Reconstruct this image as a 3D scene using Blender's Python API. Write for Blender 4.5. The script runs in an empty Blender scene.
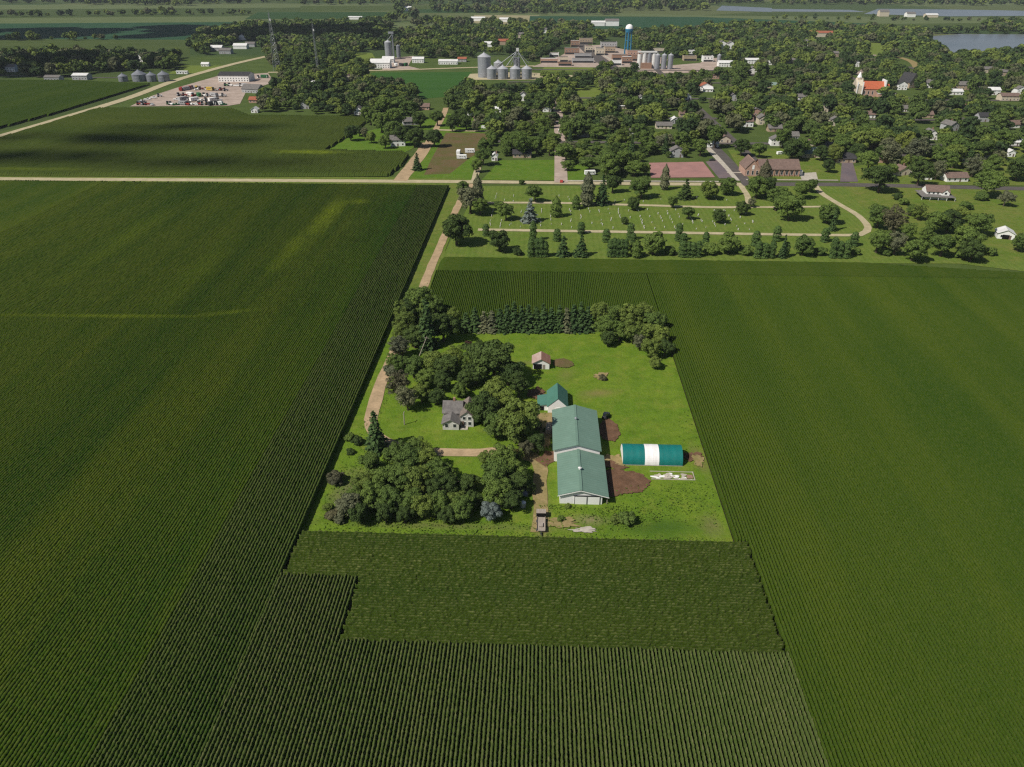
import bpy, math, random
import numpy as np
from mathutils import Vector

random.seed(7)
rs = np.random.RandomState(11)
S = bpy.context.scene
C = S.collection
RAD = math.radians

# ------------------------------------------------------------------ camera
F_PX, CAM_H, PITCH, YAW = 730.0, 120.0, RAD(29.9), RAD(2.17)
cam = bpy.data.objects.new('camera', bpy.data.cameras.new('camera'))
C.objects.link(cam)
cam.location = (0, 0, CAM_H)
cam.rotation_euler = (RAD(90) - PITCH, 0, YAW)
cam.data.sensor_width = 36.0
cam.data.lens = F_PX / 1024 * 36.0
cam.data.clip_start, cam.data.clip_end = 1.0, 40000.0
S.camera = cam

Fv = np.array([-math.sin(YAW) * math.cos(PITCH), math.cos(YAW) * math.cos(PITCH), -math.sin(PITCH)])
Rv = np.array([math.cos(YAW), math.sin(YAW), 0.0])
Uv = np.cross(Rv, Fv)

def G(px, py, z=0.0):
    """Where the photo's pixel meets the level z (the survey of the place)."""
    d = Fv + Rv * ((px - 512) / F_PX) - Uv * ((py - 383.5) / F_PX)
    t = (z - CAM_H) / d[2]
    return np.array([0, 0, CAM_H]) + d * t

def PX(x, y, z=0.0):
    d = np.array([x, y, z - CAM_H])
    zc = d @ Fv
    return 512 + F_PX * (d @ Rv) / zc, 383.5 - F_PX * (d @ Uv) / zc, F_PX / zc

# ------------------------------------------------------------------ materials
def new_mat(name):
    m = bpy.data.materials.new(name)
    m.use_nodes = True
    nt = m.node_tree
    return m, nt, nt.nodes['Principled BSDF']

def rgb(c):
    return (c[0], c[1], c[2], 1.0)

def mix_node(nt, fac, a, b, mode='MIX'):
    n = nt.nodes.new('ShaderNodeMix')
    n.data_type = 'RGBA'
    n.blend_type = mode
    for s, v in ((n.inputs[0], fac), (n.inputs[6], a), (n.inputs[7], b)):
        if isinstance(v, (int, float)):
            s.default_value = v
        elif isinstance(v, tuple):
            s.default_value = rgb(v)
        else:
            nt.links.new(v, s)
    return n.outputs[2]

def math_node(nt, op, a, b=0.0, clamp=False):
    n = nt.nodes.new('ShaderNodeMath')
    n.operation = op
    n.use_clamp = clamp
    for s, v in ((n.inputs[0], a), (n.inputs[1], b)):
        if isinstance(v, (int, float)):
            s.default_value = v
        else:
            nt.links.new(v, s)
    return n.outputs[0]

def pos_node(nt, scale=(1, 1, 1), loc=(0, 0, 0), rot=0.0, world=True):
    if world:
        g = nt.nodes.new('ShaderNodeNewGeometry').outputs['Position']
    else:
        g = nt.nodes.new('ShaderNodeTexCoord').outputs['Object']
    mp = nt.nodes.new('ShaderNodeMapping')
    mp.inputs['Scale'].default_value = scale
    mp.inputs['Location'].default_value = loc
    mp.inputs['Rotation'].default_value = (0, 0, rot)
    nt.links.new(g, mp.inputs['Vector'])
    return mp.outputs['Vector']

def noise(nt, vec, scale, detail=4.0, rough=0.55, lo=0.3, hi=0.7):
    n = nt.nodes.new('ShaderNodeTexNoise')
    n.inputs['Scale'].default_value = scale
    n.inputs['Detail'].default_value = detail
    n.inputs['Roughness'].default_value = rough
    nt.links.new(vec, n.inputs['Vector'])
    r = nt.nodes.new('ShaderNodeMapRange')
    r.inputs['From Min'].default_value = lo
    r.inputs['From Max'].default_value = hi
    nt.links.new(n.outputs['Fac'], r.inputs['Value'])
    return r.outputs['Result']

def spot(nt, cx, cy, rx, ry, rot, wob=0.5):
    """A soft patch of its own shape on the ground (worn or paler growth)."""
    v = pos_node(nt)
    a = nt.nodes.new('ShaderNodeVectorMath'); a.operation = 'SUBTRACT'
    nt.links.new(v, a.inputs[0]); a.inputs[1].default_value = (cx, cy, 0)
    r = nt.nodes.new('ShaderNodeVectorRotate'); r.rotation_type = 'Z_AXIS'
    nt.links.new(a.outputs[0], r.inputs['Vector']); r.inputs['Angle'].default_value = -rot
    m = nt.nodes.new('ShaderNodeVectorMath'); m.operation = 'MULTIPLY'
    nt.links.new(r.outputs[0], m.inputs[0]); m.inputs[1].default_value = (1 / rx, 1 / ry, 0)
    l = nt.nodes.new('ShaderNodeVectorMath'); l.operation = 'LENGTH'
    nt.links.new(m.outputs[0], l.inputs[0])
    n = noise(nt, v, 2.5 / max(rx, ry) + .02, 5, .6, .25, .75)
    d = math_node(nt, 'ADD', l.outputs['Value'], math_node(nt, 'MULTIPLY', n, wob))
    return math_node(nt, 'SUBTRACT', 1.0 + wob * .5, d, True)

def simple(name, c, c2=None, scale=1.0, rough=0.8, spec=0.2, metal=0.0, detail=4.0, stretch=(1, 1, 1), world=False, fine=None):
    m, nt, b = new_mat(name)
    c2 = c2 or tuple(x * .72 for x in c)
    v = pos_node(nt, stretch, world=world)
    col = mix_node(nt, noise(nt, v, scale, detail), c2, c)
    if fine:
        col = mix_node(nt, math_node(nt, 'MULTIPLY', noise(nt, v, fine, 3, .6), .45), col, tuple(x * .55 for x in c2))
    nt.links.new(col, b.inputs['Base Color'])
    b.inputs['Roughness'].default_value = rough
    b.inputs['Specular IOR Level'].default_value = spec
    b.inputs['Metallic'].default_value = metal
    return m

def grass_mat(name, a, b_, c_, spots=(), mow=None):
    m, nt, b = new_mat(name)
    v = pos_node(nt)
    col = mix_node(nt, noise(nt, v, .055, 8, .68, .36, .64), a, b_)
    col = mix_node(nt, math_node(nt, 'MULTIPLY', noise(nt, v, .35, 5, .65, .4, .75), .7), col, c_)
    col = mix_node(nt, math_node(nt, 'MULTIPLY', noise(nt, v, 2.2, 3, .6, .45, .8), .45), col, tuple(x * .45 for x in a))
    col = mix_node(nt, math_node(nt, 'MULTIPLY', noise(nt, v, .16, 7, .7, .5, .72), .5), col, (b_[0] * 1.25 + .02, b_[1] * .95, b_[2] + .02))
    col = mix_node(nt, math_node(nt, 'MULTIPLY', noise(nt, pos_node(nt, (1, 1, 1), (37, 11, 0)), .22, 7, .72, .5, .7), .45), col, tuple(x * .62 for x in c_))
    if mow:
        w = nt.nodes.new('ShaderNodeTexWave'); w.bands_direction = 'X'
        w.inputs['Scale'].default_value = mow; w.inputs['Distortion'].default_value = 1.2
        w.inputs['Detail'].default_value = 2
        nt.links.new(v, w.inputs['Vector'])
        col = mix_node(nt, math_node(nt, 'MULTIPLY', w.outputs['Fac'], .35), col, tuple(x * .7 for x in a))
    for (cx, cy, rx, ry, rot, sc, amt) in spots:
        f = math_node(nt, 'MULTIPLY', spot(nt, cx, cy, rx, ry, rot), amt, True)
        col = mix_node(nt, f, col, sc)
    nt.links.new(col, b.inputs['Base Color'])
    b.inputs['Roughness'].default_value = .95
    b.inputs['Specular IOR Level'].default_value = .05
    bp = nt.nodes.new('ShaderNodeBump'); bp.inputs['Strength'].default_value = .6; bp.inputs['Distance'].default_value = .3
    nt.links.new(noise(nt, v, 1.6, 5, .7, .2, .8), bp.inputs['Height'])
    nt.links.new(bp.outputs[0], b.inputs['Normal'])
    return m

def leaf_mat(name, c, var=.35, dead=None):
    m, nt, b = new_mat(name)
    oi = nt.nodes.new('ShaderNodeObjectInfo')
    v = pos_node(nt)
    big = noise(nt, v, .11, 2, .5, .3, .7)
    fac = math_node(nt, 'ADD', math_node(nt, 'MULTIPLY', oi.outputs['Random'], .5), math_node(nt, 'MULTIPLY', big, .5))
    lo = (c[0] * (1 - var), c[1] * (1 - var * .85), c[2] * (1 - var * .5))
    hi = (c[0] * (1 + var * 1.2), c[1] * (1 + var * .9), c[2] * (1 + var * .5))
    col = mix_node(nt, fac, lo, hi)
    col = mix_node(nt, math_node(nt, 'MULTIPLY', noise(nt, v, .9, 3, .6, .35, .75), .5), col, tuple(x * .6 for x in c))
    nt.links.new(col, b.inputs['Base Color'])
    b.inputs['Roughness'].default_value = .75
    b.inputs['Specular IOR Level'].default_value = .12
    tr = nt.nodes.new('ShaderNodeBsdfTranslucent')
    nt.links.new(col, tr.inputs['Color'])
    mx = nt.nodes.new('ShaderNodeMixShader'); mx.inputs[0].default_value = .18
    nt.links.new(b.outputs[0], mx.inputs[1]); nt.links.new(tr.outputs[0], mx.inputs[2])
    nt.links.new(mx.outputs[0], nt.nodes['Material Output'].inputs['Surface'])
    return m

def corn_mat(name, base, bands=None, spots=(), tassel=.5, streak=(.075, .0035, 1), tcol=(.12, .125, .03)):
    """Standing corn: leaf greens that vary along the planted rows, pale tassels at the tops."""
    m, nt, b = new_mat(name)
    olive, dark, mid = base
    v = pos_node(nt)
    st = noise(nt, pos_node(nt, streak), 1.0, 5, .62, .38, .62)
    patch = noise(nt, v, .018, 5, .6, .35, .68)
    f = math_node(nt, 'ADD', math_node(nt, 'MULTIPLY', st, .68), math_node(nt, 'MULTIPLY', patch, .32))
    if bands:
        sx = nt.nodes.new('ShaderNodeSeparateXYZ'); nt.links.new(v, sx.inputs[0])
        wob = math_node(nt, 'MULTIPLY', math_node(nt, 'SUBTRACT', noise(nt, v, .03, 3, .5, .2, .8), .5), 4.0)
        xx = math_node(nt, 'ADD', sx.outputs['X'], wob)
        cr = nt.nodes.new('ShaderNodeValToRGB')
        lo_, hi_ = bands[0][0], bands[-1][0]
        mr = nt.nodes.new('ShaderNodeMapRange'); mr.inputs['From Min'].default_value = lo_; mr.inputs['From Max'].default_value = hi_
        nt.links.new(xx, mr.inputs['Value']); nt.links.new(mr.outputs[0], cr.inputs[0])
        els = cr.color_ramp.elements
        while len(els) < len(bands):
            els.new(.5)
        for e, (p_, k_) in zip(els, bands):
            e.position = (p_ - lo_) / (hi_ - lo_); e.color = (k_, k_, k_, 1)
        f = math_node(nt, 'ADD', math_node(nt, 'MULTIPLY', math_node(nt, 'SUBTRACT', f, .14), .9), math_node(nt, 'MULTIPLY', cr.outputs[0], .55), True)
    col = mix_node(nt, f, dark, olive)
    col = mix_node(nt, math_node(nt, 'MULTIPLY', noise(nt, v, .25, 4, .6, .4, .75), .5), col, mid)
    for (cx, cy, rx, ry, rot, sc, amt) in spots:
        col = mix_node(nt, math_node(nt, 'MULTIPLY', spot(nt, cx, cy, rx, ry, rot), amt, True), col, sc)
    col = mix_node(nt, math_node(nt, 'MULTIPLY', noise(nt, v, 1.9, 2, .6, .45, .7), .3), col, tuple(x * .6 for x in dark))
    sz = nt.nodes.new('ShaderNodeSeparateXYZ'); nt.links.new(v, sz.inputs[0])
    mr = nt.nodes.new('ShaderNodeMapRange'); mr.inputs['From Min'].default_value = 2.1; mr.inputs['From Max'].default_value = 2.5
    nt.links.new(sz.outputs['Z'], mr.inputs['Value'])
    tf = math_node(nt, 'MULTIPLY', math_node(nt, 'MULTIPLY', mr.outputs[0], noise(nt, v, .8, 3, .6, .35, .65)), tassel)
    col = mix_node(nt, tf, col, tcol)
    nt.links.new(col, b.inputs['Base Color'])
    b.inputs['Roughness'].default_value = .95
    b.inputs['Specular IOR Level'].default_value = .02
    return m

M = {}
M['grass'] = grass_mat('meadow_grass', (.075, .105, .022), (.095, .12, .03), (.06, .095, .018))
M['lawn'] = grass_mat('farmyard_lawn', (.102, .186, .016), (.160, .228, .024), (.076, .142, .013),
                      spots=[(20, 203, 9, 3.5, .2, (.20, .17, .06), .8), (10, 215, 7, 4, 1.2, (.17, .17, .05), .6), (-2, 223, 10, 2.5, .1, (.16, .15, .05), .7),
                             (30, 139, 18, 5, 0, (.05, .10, .014), .9), (-48, 150, 6, 13, 0, (.14, .125, .07), .9), (-20, 137.5, 36, 2, 0, (.13, .13, .05), .7),
                             (2, 143, 3, 14, 0, (.20, .17, .08), .9), (14, 141, 6, 2.5, 0, (.22, .19, .1), .9), (46, 168, 2.6, 10, .1, (.17, .14, .06), .8), (44, 140, 4, 6, .1, (.16, .15, .06), .7)])
M['cemetery'] = grass_mat('cemetery_lawn', (.118, .178, .028), (.155, .20, .040), (.092, .15, .024), mow=.11)
M['park'] = grass_mat('park_lawn', (.085, .165, .016), (.115, .185, .022), (.07, .13, .015))
M['verge'] = grass_mat('verge_grass', (.105, .165, .022), (.165, .185, .042), (.085, .135, .022))
M['gravel'] = simple('gravel_road', (.50, .36, .22), (.34, .25, .15), .25, .95, .05, world=True, fine=1.5)
M['pale_gravel'] = simple('pale_gravel', (.52, .44, .29), (.38, .33, .2), .2, .95, .05, world=True, fine=1.2)
M['asphalt'] = simple('old_asphalt', (.13, .115, .105), (.09, .08, .075), .1, .9, .1, world=True, fine=1.2)
M['court'] = simple('pink_paving', (.36, .19, .17), (.27, .15, .135), .12, .9, .1, world=True)
M['lot'] = simple('purple_asphalt', (.17, .13, .13), (.12, .10, .11), .1, .9, .1, world=True)
M['concrete'] = simple('concrete', (.55, .5, .42), (.38, .34, .28), .4, .9, .1, world=True, fine=1.0)
M['dirt'] = simple('bare_dirt', (.19, .108, .066), (.11, .064, .04), .5, .95, .05, world=True, fine=2.2)
M['tan_dirt'] = simple('dry_dirt', (.36, .26, .14), (.22, .19, .07), .35, .95, .05, world=True, fine=1.6)
M['yard'] = simple('yard_gravel', (.50, .40, .34), (.33, .26, .21), .06, .95, .05, world=True, fine=.3)
M['garden'] = simple('garden_soil', (.16, .10, .06), (.10, .105, .03), .09, .95, .05, world=True, fine=.8)
M['soil'] = simple('field_soil', (.03, .026, .016), (.016, .018, .008), .5, .95, .05, world=True)
M['white'] = simple('white_siding', (.86, .85, .83), (.76, .75, .72), .4, .6, .3, stretch=(1, 1, .2))
M['weathered_white'] = simple('weathered_white_siding', (.62, .60, .57), (.46, .44, .41), 1.2, .8, .2)
M['cream'] = simple('cream_siding', (.62, .54, .42), (.5, .43, .33), .4, .7, .2)
M['tan'] = simple('tan_siding', (.44, .34, .24), (.34, .26, .18), .4, .8, .2)
M['greywall'] = simple('grey_siding', (.42, .42, .42), (.32, .32, .33), .4, .8, .2)
M['brick'] = simple('brick', (.34, .215, .155), (.25, .15, .105), 1.2, .9, .1)
M['pinkbrick'] = simple('pale_pink_brick', (.5, .33, .25), (.36, .22, .17), .8, .9, .1)
M['taupe_roof'] = simple('taupe_shingle', (.235, .195, .165), (.16, .13, .11), .8, .9, .1, fine=3)
M['grey_roof'] = simple('grey_shingle', (.22, .205, .19), (.13, .12, .115), .8, .9, .1, fine=3)
M['brown_roof'] = simple('brown_shingle', (.24, .165, .135), (.15, .105, .09), .8, .9, .1, fine=3)
M['dark_roof'] = simple('dark_shingle', (.06, .058, .06), (.035, .035, .038), .8, .9, .1)
M['red_roof'] = simple('red_shingle', (.36, .12, .07), (.25, .09, .055), .6, .9, .1)
M['orange_roof'] = simple('orange_tile', (.48, .125, .06), (.36, .10, .05), .5, .8, .15)
M['white_roof'] = simple('white_metal_roof', (.72, .71, .69), (.58, .57, .55), .3, .5, .3)
M['palegreen_roof'] = simple('pale_green_shingle', (.22, .29, .25), (.15, .21, .18), .5, .8, .2)
M['rust_roof'] = simple('rusted_metal_roof', (.25, .12, .085), (.30, .17, .125), .9, .8, .2, stretch=(1, .25, 1))
M['pinkrust_roof'] = simple('faded_rust_roof', (.43, .34, .30), (.33, .21, .17), .9, .8, .2, stretch=(1, .25, 1))
M['galv'] = simple('galvanised_steel', (.36, .37, .40), (.27, .28, .31), .4, .45, .5, .35, stretch=(1, 1, .3))
M['roof_steel'] = simple('bright_steel', (.5, .5, .52), (.4, .4, .42), .4, .5, .5, .25)
M['galv_dark'] = simple('weathered_steel', (.26, .27, .30), (.18, .19, .21), .3, .5, .4, .3)
M['teal'] = None
M['tower_blue'] = simple('blue_paint', (.03, .21, .36), (.022, .17, .30), .3, .5, .4)
M['glass'] = simple('window_glass', (.03, .035, .045), (.02, .024, .03), .3, .15, .5)
M['dark'] = simple('dark_opening_shade', (.012, .011, .01), (.008, .008, .008), .5, .9, .1)  # near-black for openings and for the shade painted on the wagon box
M['bark'] = simple('tree_bark', (.13, .10, .075), (.07, .055, .042), 1.5, .95, .05)
M['palebark'] = simple('bleached_wood', (.42, .37, .31), (.28, .24, .2), 1.5, .95, .05)
M['wood'] = simple('weathered_boards', (.38, .33, .28), (.24, .20, .165), 2, .9, .1, stretch=(4, .3, 1))
M['metal_dark'] = simple('dark_metal', (.045, .045, .05), (.03, .03, .032), 2, .5, .4)
M['rubber'] = simple('rubber', (.02, .02, .02), (.012, .012, .012), 2, .9, .2)
M['red_paint'] = simple('red_paint', (.38, .04, .03), (.26, .035, .03), 1, .5, .4)
M['yellow_paint'] = simple('yellow_paint', (.55, .38, .05), (.4, .28, .04), 1, .5, .4)
M['green_paint'] = simple('green_paint', (.03, .16, .05), (.02, .12, .04), 1, .5, .4)
M['stone'] = simple('pale_granite', (.62, .60, .57), (.40, .38, .36), 2, .7, .2)
M['water'] = None

def ribbed_roof(name, c, c2, per_m, axis='Y'):
    m, nt, b = new_mat(name)
    v = pos_node(nt, world=False)
    col = mix_node(nt, noise(nt, v, .22, 5, .6, .3, .7), c2, c)
    w = nt.nodes.new('ShaderNodeTexWave'); w.bands_direction = axis; w.wave_profile = 'SIN'
    w.inputs['Scale'].default_value = per_m
    nt.links.new(v, w.inputs['Vector'])
    col = mix_node(nt, math_node(nt, 'MULTIPLY', w.outputs['Fac'], .16), col, tuple(x * .5 for x in c))
    st = pos_node(nt, (.35, 2.2, 1) if axis == 'Y' else (2.2, .35, 1), world=False)
    col = mix_node(nt, math_node(nt, 'MULTIPLY', noise(nt, st, 1.1, 5, .7, .48, .78), .38), col, (c[0] * .62 + .03, c[1] * .6 + .015, c[2] * .6))
    col = mix_node(nt, math_node(nt, 'MULTIPLY', noise(nt, v, .6, 6, .7, .5, .85), .3), col, tuple(min(1, x * 1.35 + .02) for x in c))
    nt.links.new(col, b.inputs['Base Color'])
    b.inputs['Roughness'].default_value = .5
    b.inputs['Specular IOR Level'].default_value = .35
    bp = nt.nodes.new('ShaderNodeBump'); bp.inputs['Strength'].default_value = .35; bp.inputs['Distance'].default_value = .05
    nt.links.new(w.outputs['Fac'], bp.inputs['Height']); nt.links.new(bp.outputs[0], b.inputs['Normal'])
    return m
M['green_roof'] = ribbed_roof('green_metal_roof', (.155, .250, .195), (.130, .218, .168), .32)
M['green_roof_dark'] = ribbed_roof('deep_green_metal_roof', (.075, .20, .155), (.06, .165, .125), .32)
M['teal'] = ribbed_roof('teal_fabric', (.006, .165, .15), (.005, .135, .125), .16, 'X')
M['white_fabric'] = ribbed_roof('white_fabric', (.85, .83, .82), (.8, .76, .75), .16, 'X')

def water_mat():
    m, nt, b = new_mat('lake_water')
    v = pos_node(nt)
    nt.links.new(mix_node(nt, noise(nt, v, .006, 4), (.13, .15, .17), (.17, .185, .205)), b.inputs['Base Color'])  # base lightened to hold the sky's reflection in its colour
    b.inputs['Roughness'].default_value = .3
    bp = nt.nodes.new('ShaderNodeBump'); bp.inputs['Strength'].default_value = .12; bp.inputs['Distance'].default_value = .3
    nt.links.new(noise(nt, v, .5, 4, .6, .2, .8), bp.inputs['Height']); nt.links.new(bp.outputs[0], b.inputs['Normal'])
    return m
M['water'] = water_mat()

LEAF = {'dark': leaf_mat('leaf_dark_green', (.068, .108, .028)), 'mid': leaf_mat('leaf_mid_green', (.112, .172, .038)),
        'light': leaf_mat('leaf_light_green', (.15, .205, .042)), 'grey': leaf_mat('leaf_grey_green', (.15, .165, .09)),
        'brown': leaf_mat('leaf_brownish', (.112, .112, .062)), 'red': leaf_mat('leaf_purple_red', (.085, .045, .032)),
        'blue': leaf_mat('needle_blue_grey', (.16, .20, .185), .25), 'spruce': leaf_mat('needle_dark_green', (.058, .105, .034)),
        'cedar': leaf_mat('needle_bright_green', (.085, .145, .04), .25), 'yellow': leaf_mat('leaf_yellow_green', (.15, .19, .04)),
        'wood_far': leaf_mat('distant_foliage', (.074, .118, .032), .55), 'wood_dark': leaf_mat('distant_dark_foliage', (.042, .074, .026), .4), 'wood_light': leaf_mat('distant_light_foliage', (.135, .185, .042), .45), 'wood_grey': leaf_mat('distant_grey_foliage', (.11, .125, .065), .4), 'weed': leaf_mat('weed_green', (.115, .19, .022))}

# ------------------------------------------------------------------ mesh helpers
def mesh_np(name, V, Q, mats=(), mi=None, smooth=False):
    V = np.asarray(V, dtype=np.float32); Q = np.asarray(Q, dtype=np.int32)
    me = bpy.data.meshes.new(name)
    n, k = Q.shape
    me.vertices.add(len(V)); me.vertices.foreach_set('co', V.ravel())
    me.loops.add(n * k); me.loops.foreach_set('vertex_index', Q.ravel())
    me.polygons.add(n)
    me.polygons.foreach_set('loop_start', np.arange(0, n * k, k, dtype=np.int32))
    if mi is not None:
        me.polygons.foreach_set('material_index', np.asarray(mi, dtype=np.int32))
    if smooth:
        me.polygons.foreach_set('use_smooth', np.ones(n, dtype=bool))
    for m in mats:
        me.materials.append(m)
    me.update(calc_edges=True)
    me.validate()
    return me

class MB:
    def __init__(self):
        self.v, self.f, self.m = [], [], []
    def poly(self, pts, mi=0):
        n = len(self.v); self.v += [tuple(map(float, p)) for p in pts]
        self.f.append(tuple(range(n, n + len(pts)))); self.m.append(mi); return self
    def box(self, x0, x1, y0, y1, z0, z1, mi=0):
        n = len(self.v)
        self.v += [(x, y, z) for z in (z0, z1) for y in (y0, y1) for x in (x0, x1)]
        for q in ((0, 2, 3, 1), (4, 5, 7, 6), (0, 1, 5, 4), (2, 6, 7, 3), (0, 4, 6, 2), (1, 3, 7, 5)):
            self.f.append(tuple(n + i for i in q)); self.m.append(mi)
        return self
    def prism(self, prof, a0, a1, axis='y', mi=0):
        """profile (u, z) pushed along an axis"""
        n = len(self.v); k = len(prof)
        for a in (a0, a1):
            self.v += [(u, a, z) if axis == 'y' else (a, u, z) for u, z in prof]
        for i in range(k):
            j = (i + 1) % k
            self.f.append((n + i, n + j, n + k + j, n + k + i)); self.m.append(mi)
        self.f.append(tuple(n + i for i in reversed(range(k)))); self.m.append(mi)
        self.f.append(tuple(n + k + i for i in range(k))); self.m.append(mi)
        return self
    def cyl(self, x, y, z0, z1, r0, r1=None, n=16, mi=0):
        r1 = r0 if r1 is None else r1
        s = len(self.v)
        for z, r in ((z0, r0), (z1, r1)):
            self.v += [(x + r * math.cos(2 * math.pi * i / n), y + r * math.sin(2 * math.pi * i / n), z) for i in range(n)]
        for i in range(n):
            j = (i + 1) % n
            self.f.append((s + i, s + j, s + n + j, s + n + i)); self.m.append(mi)
        self.f.append(tuple(s + i for i in reversed(range(n)))); self.m.append(mi)
        self.f.append(tuple(s + n + i for i in range(n))); self.m.append(mi)
        return self
    def rod(self, a, b, r0, r1=None, n=6, mi=0):
        r1 = r0 if r1 is None else r1
        a, b = Vector(a), Vector(b); d = (b - a).normalized()
        u = d.orthogonal().normalized(); w = d.cross(u)
        s = len(self.v)
        for p, r in ((a, r0), (b, r1)):
            for i in range(n):
                t = 2 * math.pi * i / n
                q = p + (u * math.cos(t) + w * math.sin(t)) * r
                self.v.append(tuple(q))
        for i in range(n):
            j = (i + 1) % n
            self.f.append((s + i, s + j, s + n + j, s + n + i)); self.m.append(mi)
        self.f.append(tuple(s + i for i in reversed(range(n)))); self.m.append(mi)
        self.f.append(tuple(s + n + i for i in range(n))); self.m.append(mi)
        return self
    def lathe(self, prof, n=24, mi=0):
        s = len(self.v)
        for r, z in prof:
            self.v += [(r * math.cos(2 * math.pi * i / n), r * math.sin(2 * math.pi * i / n), z) for i in range(n)]
        for k in range(len(prof) - 1):
            for i in range(n):
                j = (i + 1) % n
                self.f.append((s + k * n + i, s + k * n + j, s + (k + 1) * n + j, s + (k + 1) * n + i)); self.m.append(mi)
        return self
    def build(self, name, mats, parent=None, loc=None, rot=0.0, smooth=False):
        me = bpy.data.meshes.new(name)
        me.from_pydata(self.v, [], self.f)
        for m in (mats if isinstance(mats, (list, tuple)) else [mats]):
            me.materials.append(m)
        me.polygons.foreach_set('material_index', self.m)
        if smooth:
            me.polygons.foreach_set('use_smooth', [True] * len(self.f))
        me.update()
        return link(name, me, parent, loc, rot)

def link(name, me, parent=None, loc=None, rot=0.0):
    o = bpy.data.objects.new(name, me); C.objects.link(o)
    if parent: o.parent = parent
    if loc is not None: o.location = loc
    if rot: o.rotation_euler = (0, 0, rot)
    return o

def tag(o, label=None, cat=None, group=None, kind=None):
    if label: o['label'] = label
    if cat: o['category'] = cat
    if group: o['group'] = group
    if kind: o['kind'] = kind
    return o

def empty(name, loc, rot=0.0):
    return link(name, None, None, loc, rot)

LAYER = [0.0]
def sheet(name, pts, mat, z=None, world=False, kind='structure', pos=None):
    """A flat piece of the setting; pts are photo pixels unless world."""
    if z is None:
        LAYER[0] += .004
        z = LAYER[0]
    w = [(p[0], p[1], z) for p in pts] if world else [tuple(G(p[0], p[1])[:2]) + (z,) for p in pts]
    a = sum(w[i][0] * w[(i + 1) % len(w)][1] - w[(i + 1) % len(w)][0] * w[i][1] for i in range(len(w)))
    if a < 0: w.reverse()
    return tag(MB().poly(w).build(name, M[mat] if isinstance(mat, str) else mat), kind=kind)

def strip(name, pts, width, mat, world=False, ragged=.0, crown=0.0):
    """A road or path along a line of pixels, with a slightly uneven edge."""
    P = [np.array(p[:2], float) if world else G(*p)[:2] for p in pts]
    # smooth resample
    out = []
    for i in range(len(P) - 1):
        n = max(2, int(np.linalg.norm(P[i + 1] - P[i]) / 6))
        p0 = P[max(i - 1, 0)]; p3 = P[min(i + 2, len(P) - 1)]
        for t in np.linspace(0, 1, n, endpoint=False):
            a, b, c, d = p0, P[i], P[i + 1], p3
            out.append(.5 * ((2 * b) + (c - a) * t + (2 * a - 5 * b + 4 * c - d) * t * t + (3 * b - a - 3 * c + d) * t ** 3))
    out.append(P[-1])
    LAYER[0] += .004; z = LAYER[0]
    mb = MB(); prev = None
    for i, p in enumerate(out):
        d = out[min(i + 1, len(out) - 1)] - out[max(i - 1, 0)]
        d = d / (np.linalg.norm(d) + 1e-9); nrm = np.array([-d[1], d[0]])
        w0 = width / 2 * (1 + ragged * rs.uniform(-1, 1)); w1 = width / 2 * (1 + ragged * rs.uniform(-1, 1))
        cur = (p + nrm * w0, p - nrm * w1)
        if prev is not None:
            mb.poly([(*prev[1], z), (*cur[1], z), (*cur[0], z), (*prev[0], z)])
        prev = cur
    return tag(mb.build(name, M[mat]), kind='structure')

# ------------------------------------------------------------------ labels: what a thing is near
MARKS = [(457, 425, 'the grey-roofed farmhouse'), (582, 478, 'the front green barn'), (577, 425, 'the rear green barn'), (558, 392, 'the small green shed'),
         (541, 360, 'the rusty-roofed hut'), (652, 455, 'the teal arched shed'), (541, 522, 'the flatbed wagon'), (376, 437, 'the lane bend'), (491, 512, 'the blue spruce'),
         (419, 346, 'the leaning bare pole'), (672, 475, 'the rubble slab'), (939, 195, 'the wide brown-roofed house'), (1005, 236, 'the small metal shed'), (773, 168, 'the long brick building'),
         (680, 170, 'the pink paved lot'), (462, 154, 'the white trailers'), (505, 74, 'the grain bins'), (627, 45, 'the water tower'), (870, 87, 'the orange-roofed church'),
         (655, 63, 'the downtown silos'), (235, 76, 'the warehouse'), (390, 50, 'the grey elevator'), (812, 157, 'the pale green-roofed house'),
         (561, 165, 'the narrow town street'), (865, 230, 'the cemetery drive bend'), (745, 200, 'the cemetery gate'), (572, 42, 'downtown'), (275, 50, 'the wide lattice mast'),
         (145, 77, 'the far grain bins'), (913, 80, 'the dark steep-gabled hall'), (960, 45, 'the lake'), (433, 150, 'the forked dirt road'), (470, 196, 'the lane entrance'), (845, 170, 'the dark driveway'),
         (1005, 188, 'the asphalt road'), (505, 170, 'the mown park lawn')]
REG = []      # (object, description, px, py) -> labels are written when everything stands
ORD = ['closest', 'second closest', 'third closest', 'fourth closest', 'fifth closest', 'sixth closest', 'seventh closest', 'eighth closest', 'ninth closest', 'tenth closest',
       'eleventh closest', 'twelfth closest']
def reg(o, desc, px, py, cat, group=None):
    tag(o, cat=cat, group=group)
    REG.append((o, desc, px, py))
def relation(px, py, m):
    dx, dy = px - m[0], (py - m[1]) * 2.2
    if abs(dy) > abs(dx): return 'behind' if dy < 0 else 'in front of'
    return 'left of' if dx < 0 else 'right of'
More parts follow.
